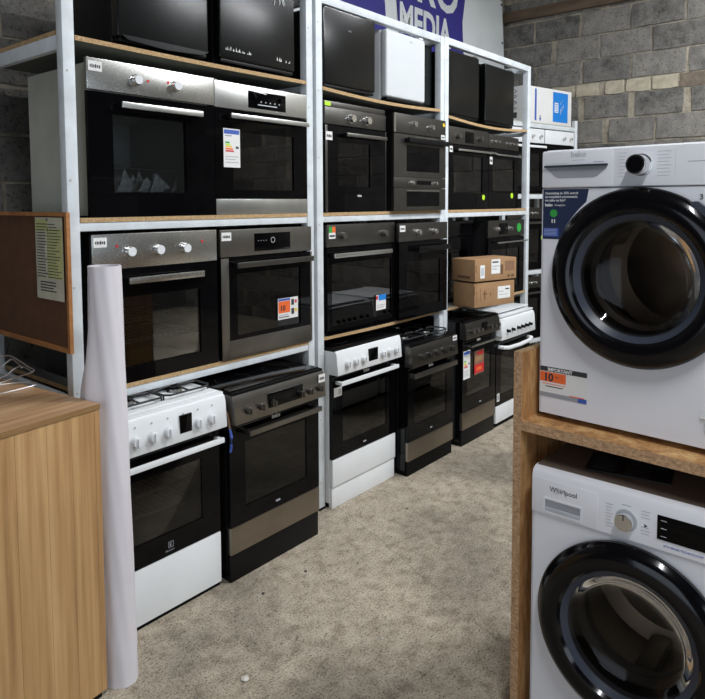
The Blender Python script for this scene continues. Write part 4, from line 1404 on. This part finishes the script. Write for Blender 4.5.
# detergent drawer with recessed grip
mb = MB(); mb.box(.002, .222, -.0062, -.0035, SE + .005, H - .010, 'washer_white', .0012); dw = mb.build('detergent_drawer', cp)
mb = MB()
mb.prism([(.012, .797), (.208, .797), (.204, .788), (.178, .764), (.165, .760), (.060, .760), (.046, .764), (.018, .788)], -.0072, -.006, 'grey_ink')
mb.prism([(.012, .799), (.208, .799), (.208, .793), (.012, .793)], -.0150, -.006, 'bezel')
mb.build('grip', dw)
mb = MB()
mb.text('beko', .094, .822, .024, -.0063, 'pale_ink', .0008); mb.box(.098, .138, -.0068, -.006, .812, .8135, 'pale_ink')
mb.box(.012, .085, -.0066, -.006, .8035, .8045, 'pale_ink'); mb.box(.165, .195, -.0066, -.006, .804, .806, 'grey_ink')
mb.build('lettering', dw, 0)
mb = MB()
for k in range(8):
    z = .826 - k * .0095
    mb.box(.237, .262 - (k % 3) * .004, -.0046, -.0038, z, z + .0014, 'pale_ink')
    mb.box(.345, .382 - (k % 2) * .005, -.0046, -.0038, z, z + .0014, 'pale_ink')
mb.box(.393, .3935, -.0046, -.0038, .755, .832, 'pale_ink'); mb.box(.232, .2325, -.0046, -.0038, .755, .832, 'pale_ink')
mb.box(.425, .47, -.0046, -.0038, .795, .7965, 'grey_ink')
mb.build('panel_marking', cp, 0)
mb = MB()
mb.cyl((.302, -.004, .791), (.302, -.008, .791), .031, 'chrome', seg=40)
mb.cyl((.302, -.008, .791), (.302, -.050, .791), .0285, 'chrome', .0275, seg=48, bev=.002)
kb = mb.build('knob', cp)
mb = MB(); mb.cyl((.302, -.050, .791), (.302, -.0525, .791), .0215, 'black_gloss', seg=40, bev=.0008); mb.cyl((.302, -.050, .791), (.302, -.0508, .791), .0245, 'black_plastic', seg=40); mb.build('knob_face', kb)
# blue corner sticker, cut round along the door
arc = []
for k in range(9):
    a = math.radians(127 + k * 4.6)
    arc.append((.304 + .264 * math.cos(a), .470 + .264 * math.sin(a)))
poly = [(.004, .575), (.004, .726), (.148, .726), (.139, .690)] + arc[1:] + [(.040, .575)]
poly = [(.004, .572), (.004, .726), (.150, .726), (.143, .688), (.120, .666), (.100, .642), (.082, .618), (.069, .596), (.061, .572)]
stk = sticker(t, 0, .15, .57, .726, -.0002, (), base='navy', name='corner_sticker', poly=poly, label='dark blue printed corner sticker')
mb = MB()
mb.text('Oszczędzaj do 35% energii', .010, .711, .0098, -.0013, 'paper', .0002)
mb.text('na wszystkich programach,', .010, .700, .0098, -.0013, 'paper', .0002)
mb.text('nie tylko na Eco*', .010, .689, .0098, -.0013, 'paper', .0002)
mb.text('beko', .010, .674, .0125, -.0013, 'paper', .0005); mb.text('EnergySpin', .042, .675, .008, -.0013, 'paper', 0)
mb.cyl((.039, -.001, .652), (.039, -.0014, .652), .012, 'green', seg=24)
mb.box(.033, .036, -.0014, -.0008, .622, .634, 'paper'); mb.box(.041, .044, -.0014, -.0008, .622, .634, 'paper')
mb.box(.006, .056, -.0012, -.0006, .580, .606, 'label_blue')
for k in range(5):
    mb.box(.008, .050, -.0015, -.0006, .584 + k * .0045, .5852 + k * .0045, 'pale_ink')
mb.build('lettering', stk, 0)
# warranty sticker
H0 = .072
stk = sticker(t, .002, .156, .072, .168, -.0002, [(0, 1, .84, 1, 'ink'), (0, .56, .50, .82, 'orange'), (0, 1, .0, .14, 'grey_ink'), (.82, 1, .0, .14, 'label_blue'), (.12, .5, .33, .36, 'ink'), (.05, .56, .42, .44, 'orange'), (.64, .95, .14, .17, 'orange')],
              [('IMPORTANT', .17, .865, .0145, 'paper', .0005), ('10', .08, .54, .033, 'ink', .0012), ('lat', .34, .66, .009, 'ink', 0)], name='warranty_sticker', label='orange and white warranty sticker')
mb = MB(); mb.text('3', .455, .693, .020, -.0008, 'ink', .0004); mb.build('lettering', t, 0)
# transit film note and round filter hatch
mb = MB(); mb.lathe([(.052, 0), (.052, -.0015), (.049, -.0015), (.049, 0)], .535, .075, 'pale_ink', 48); mb.build('filter_hatch', t)
mb = MB(); mb.box(.475, .530, -.0015, 0, .100, .104, 'paper'); mb.box(.470, .535, -.0007, 0, .085, .125, 'white_plastic'); mb.tube([(.475, -.003, .103), (.51, -.006, .100), (.53, -.003, .098)], .003, 'paper', 6); mb.build('tape_strip', t)

# lower machine
LA = math.radians(-90.5)
t = thing('washing_machine', 'lower white washing machine with steel dial and black digital display', 'washing machine', (1.912, -1.516, 0), LA)
W, H, D, SE = .60, .848, .53, .705
washer_body(t, W, H, D, (.300, .432), .205, SE, top='shaded_top')
drum(t, .300, .432, .205)
dr = washer_door(t, .300, .430, .268, .175, .05)
poly = [(-.006, SE + .002), (-.006, H - .030), (.000, H - .012), (.014, H - .002), (.035, H), (.035, SE + .002)]
mb = MB(); mb.prism(poly, 0.0, W, 'washer_white', 'X', .0015); cp = mb.build('control_panel', t)
mb = MB(); mb.box(.002, .204, -.0075, -.005, SE + .004, H - .030, 'washer_white', .001); dw = mb.build('detergent_drawer', cp)
mb = MB(); mb.frame(.038, .160, .715, .763, .044, .154, .721, .757, -.0095, -.007, 'washer_white'); mb.box(.044, .154, -.0078, -.007, .721, .757, 'grey_ink'); mb.box(.044, .154, -.0095, -.007, .721, .734, 'pale_ink', .001); mb.build('grip', dw)
mb = MB(); mb.text('Whirlpool', .058, .785, .0215, -.0078, 'ink', .0002, sx=.95)
mb.tube([(.090 + .026 * math.cos(a), -.0082, .790 + .0085 * math.sin(a)) for a in [k * .35 for k in range(14)]], .0006, 'grey_ink', 5)
mb.build('lettering', dw, 0)
mb = MB()
mb.cyl((.285, -.006, .764), (.285, -.008, .764), .031, 'pale_ink', seg=40)
mb.cyl((.285, -.008, .764), (.285, -.034, .764), .0255, 'chrome', .0245, seg=48, bev=.002)
mb.box(.2835, .2865, -.0355, -.033, .772, .787, 'ink')
mb.build('knob', cp)
mb = MB(); mb.box(.368, .585, -.0085, -.004, .738, .806, 'black_glass', .001); dp = mb.build('display', cp)
mb = MB()
for k in range(3):
    mb.box(.378, .393, -.0090, -.008, .748 + k * .022, .7495 + k * .022, 'pale_ink')
    mb.box(.49, .51, -.0090, -.008, .748 + k * .022, .7495 + k * .022, 'pale_ink')
mb.build('display_marking', dp, 0)
mb = MB()
for k in range(8):
    z = .800 - k * .0092
    mb.box(.228, .248 - (k % 3) * .003, -.0066, -.0055, z - .004, z - .0028, 'grey_ink')
    if k not in (3, 4):
        mb.box(.325, .350 - (k % 2) * .004, -.0066, -.0055, z + .003, z + .0042, 'grey_ink')
mb.prism([(.334, .758), (.343, .763), (.334, .768)], -.0066, -.0055, 'ink')
mb.box(.272, .298, -.0066, -.0055, .806, .8075, 'grey_ink')
mb.text('6TH SENSE TECHNOLOGY', .385, .720, .0085, -.0066, 'label_blue'); mb.text('FreshCare+', .50, .720, .0085, -.0066, 'ink')
mb.build('panel_marking', cp, 0)
# manuals in plastic on top of the lower machine
pk = thing('document_pouch', 'dark printed leaflet pouch lying on top of the lower washing machine', 'leaflet', (2.05, -1.72, .8485), math.radians(-80))
mb = MB(); mb.box(-.08, .16, -.06, .10, 0, .004, 'housing', .001); mb.box(-.06, .0, -.04, .06, .004, .0045, 'bezel'); mb.box(.03, .10, -.05, .02, .004, .0045, 'zone_print'); mb.box(.04, .14, .04, .09, .004, .0045, 'bezel'); mb.build('pouch', pk)

# ---------------------------------------------------------------- two white cookers across the aisle, seen mirrored in the oven glass
for x_, lb in ((4.42, 'white cooker across the aisle, left of two mirrored in the wide glossy oven'), (5.03, 'white cooker across the aisle, right of two mirrored in the wide glossy oven')):
    c = copy_tree(WHITE_LID)
    c.location = (x_, -1.10, 0)
    c.rotation_euler = (0, 0, PI)
    c['label'] = lb
    c['group'] = 'white cookers behind the washing machines'
# ---------------------------------------------------------------- floor debris
deb = [(1.47, -.66, .014, 'stone'), (1.86, -.33, .008, 'twig'), (2.1, -.35, .007, 'twig'), (2.9, -.35, .006, 'twig'), (3.9, -.75, .007, 'twig'), (4.1, -.28, .006, 'twig'), (2.45, -.45, .006, 'stone'), (1.95, -.9, .005, 'stone')]
names = ['pale flat chip of concrete near the bottom of the floor', 'dark crumb in front of the graphite cooker', 'dark crumb right of the first one by the graphite cooker', 'dark crumb before the white ceramic cooker',
         'dark crumb out on the aisle floor near the stand', 'dark crumb near the dark ceramic cooker', 'small pale crumb in the middle of the aisle', 'small pale crumb in the aisle foreground']
for (x, y, r, mt), lb in zip(deb, names):
    mb = MB()
    b = bmesh.new(); bmesh.ops.create_icosphere(b, subdivisions=2, radius=r)
    for v in b.verts:
        v.co *= random.uniform(.75, 1.2)
        v.co.z = max(v.co.z * .4, -.25 * r)
    bmesh.ops.translate(b, vec=(x, y, .25 * r), verts=b.verts)
    mb.merge(b, mt)
    tag(mb.build('floor_crumb', None), lb, 'debris', 'crumbs lying on the concrete floor')
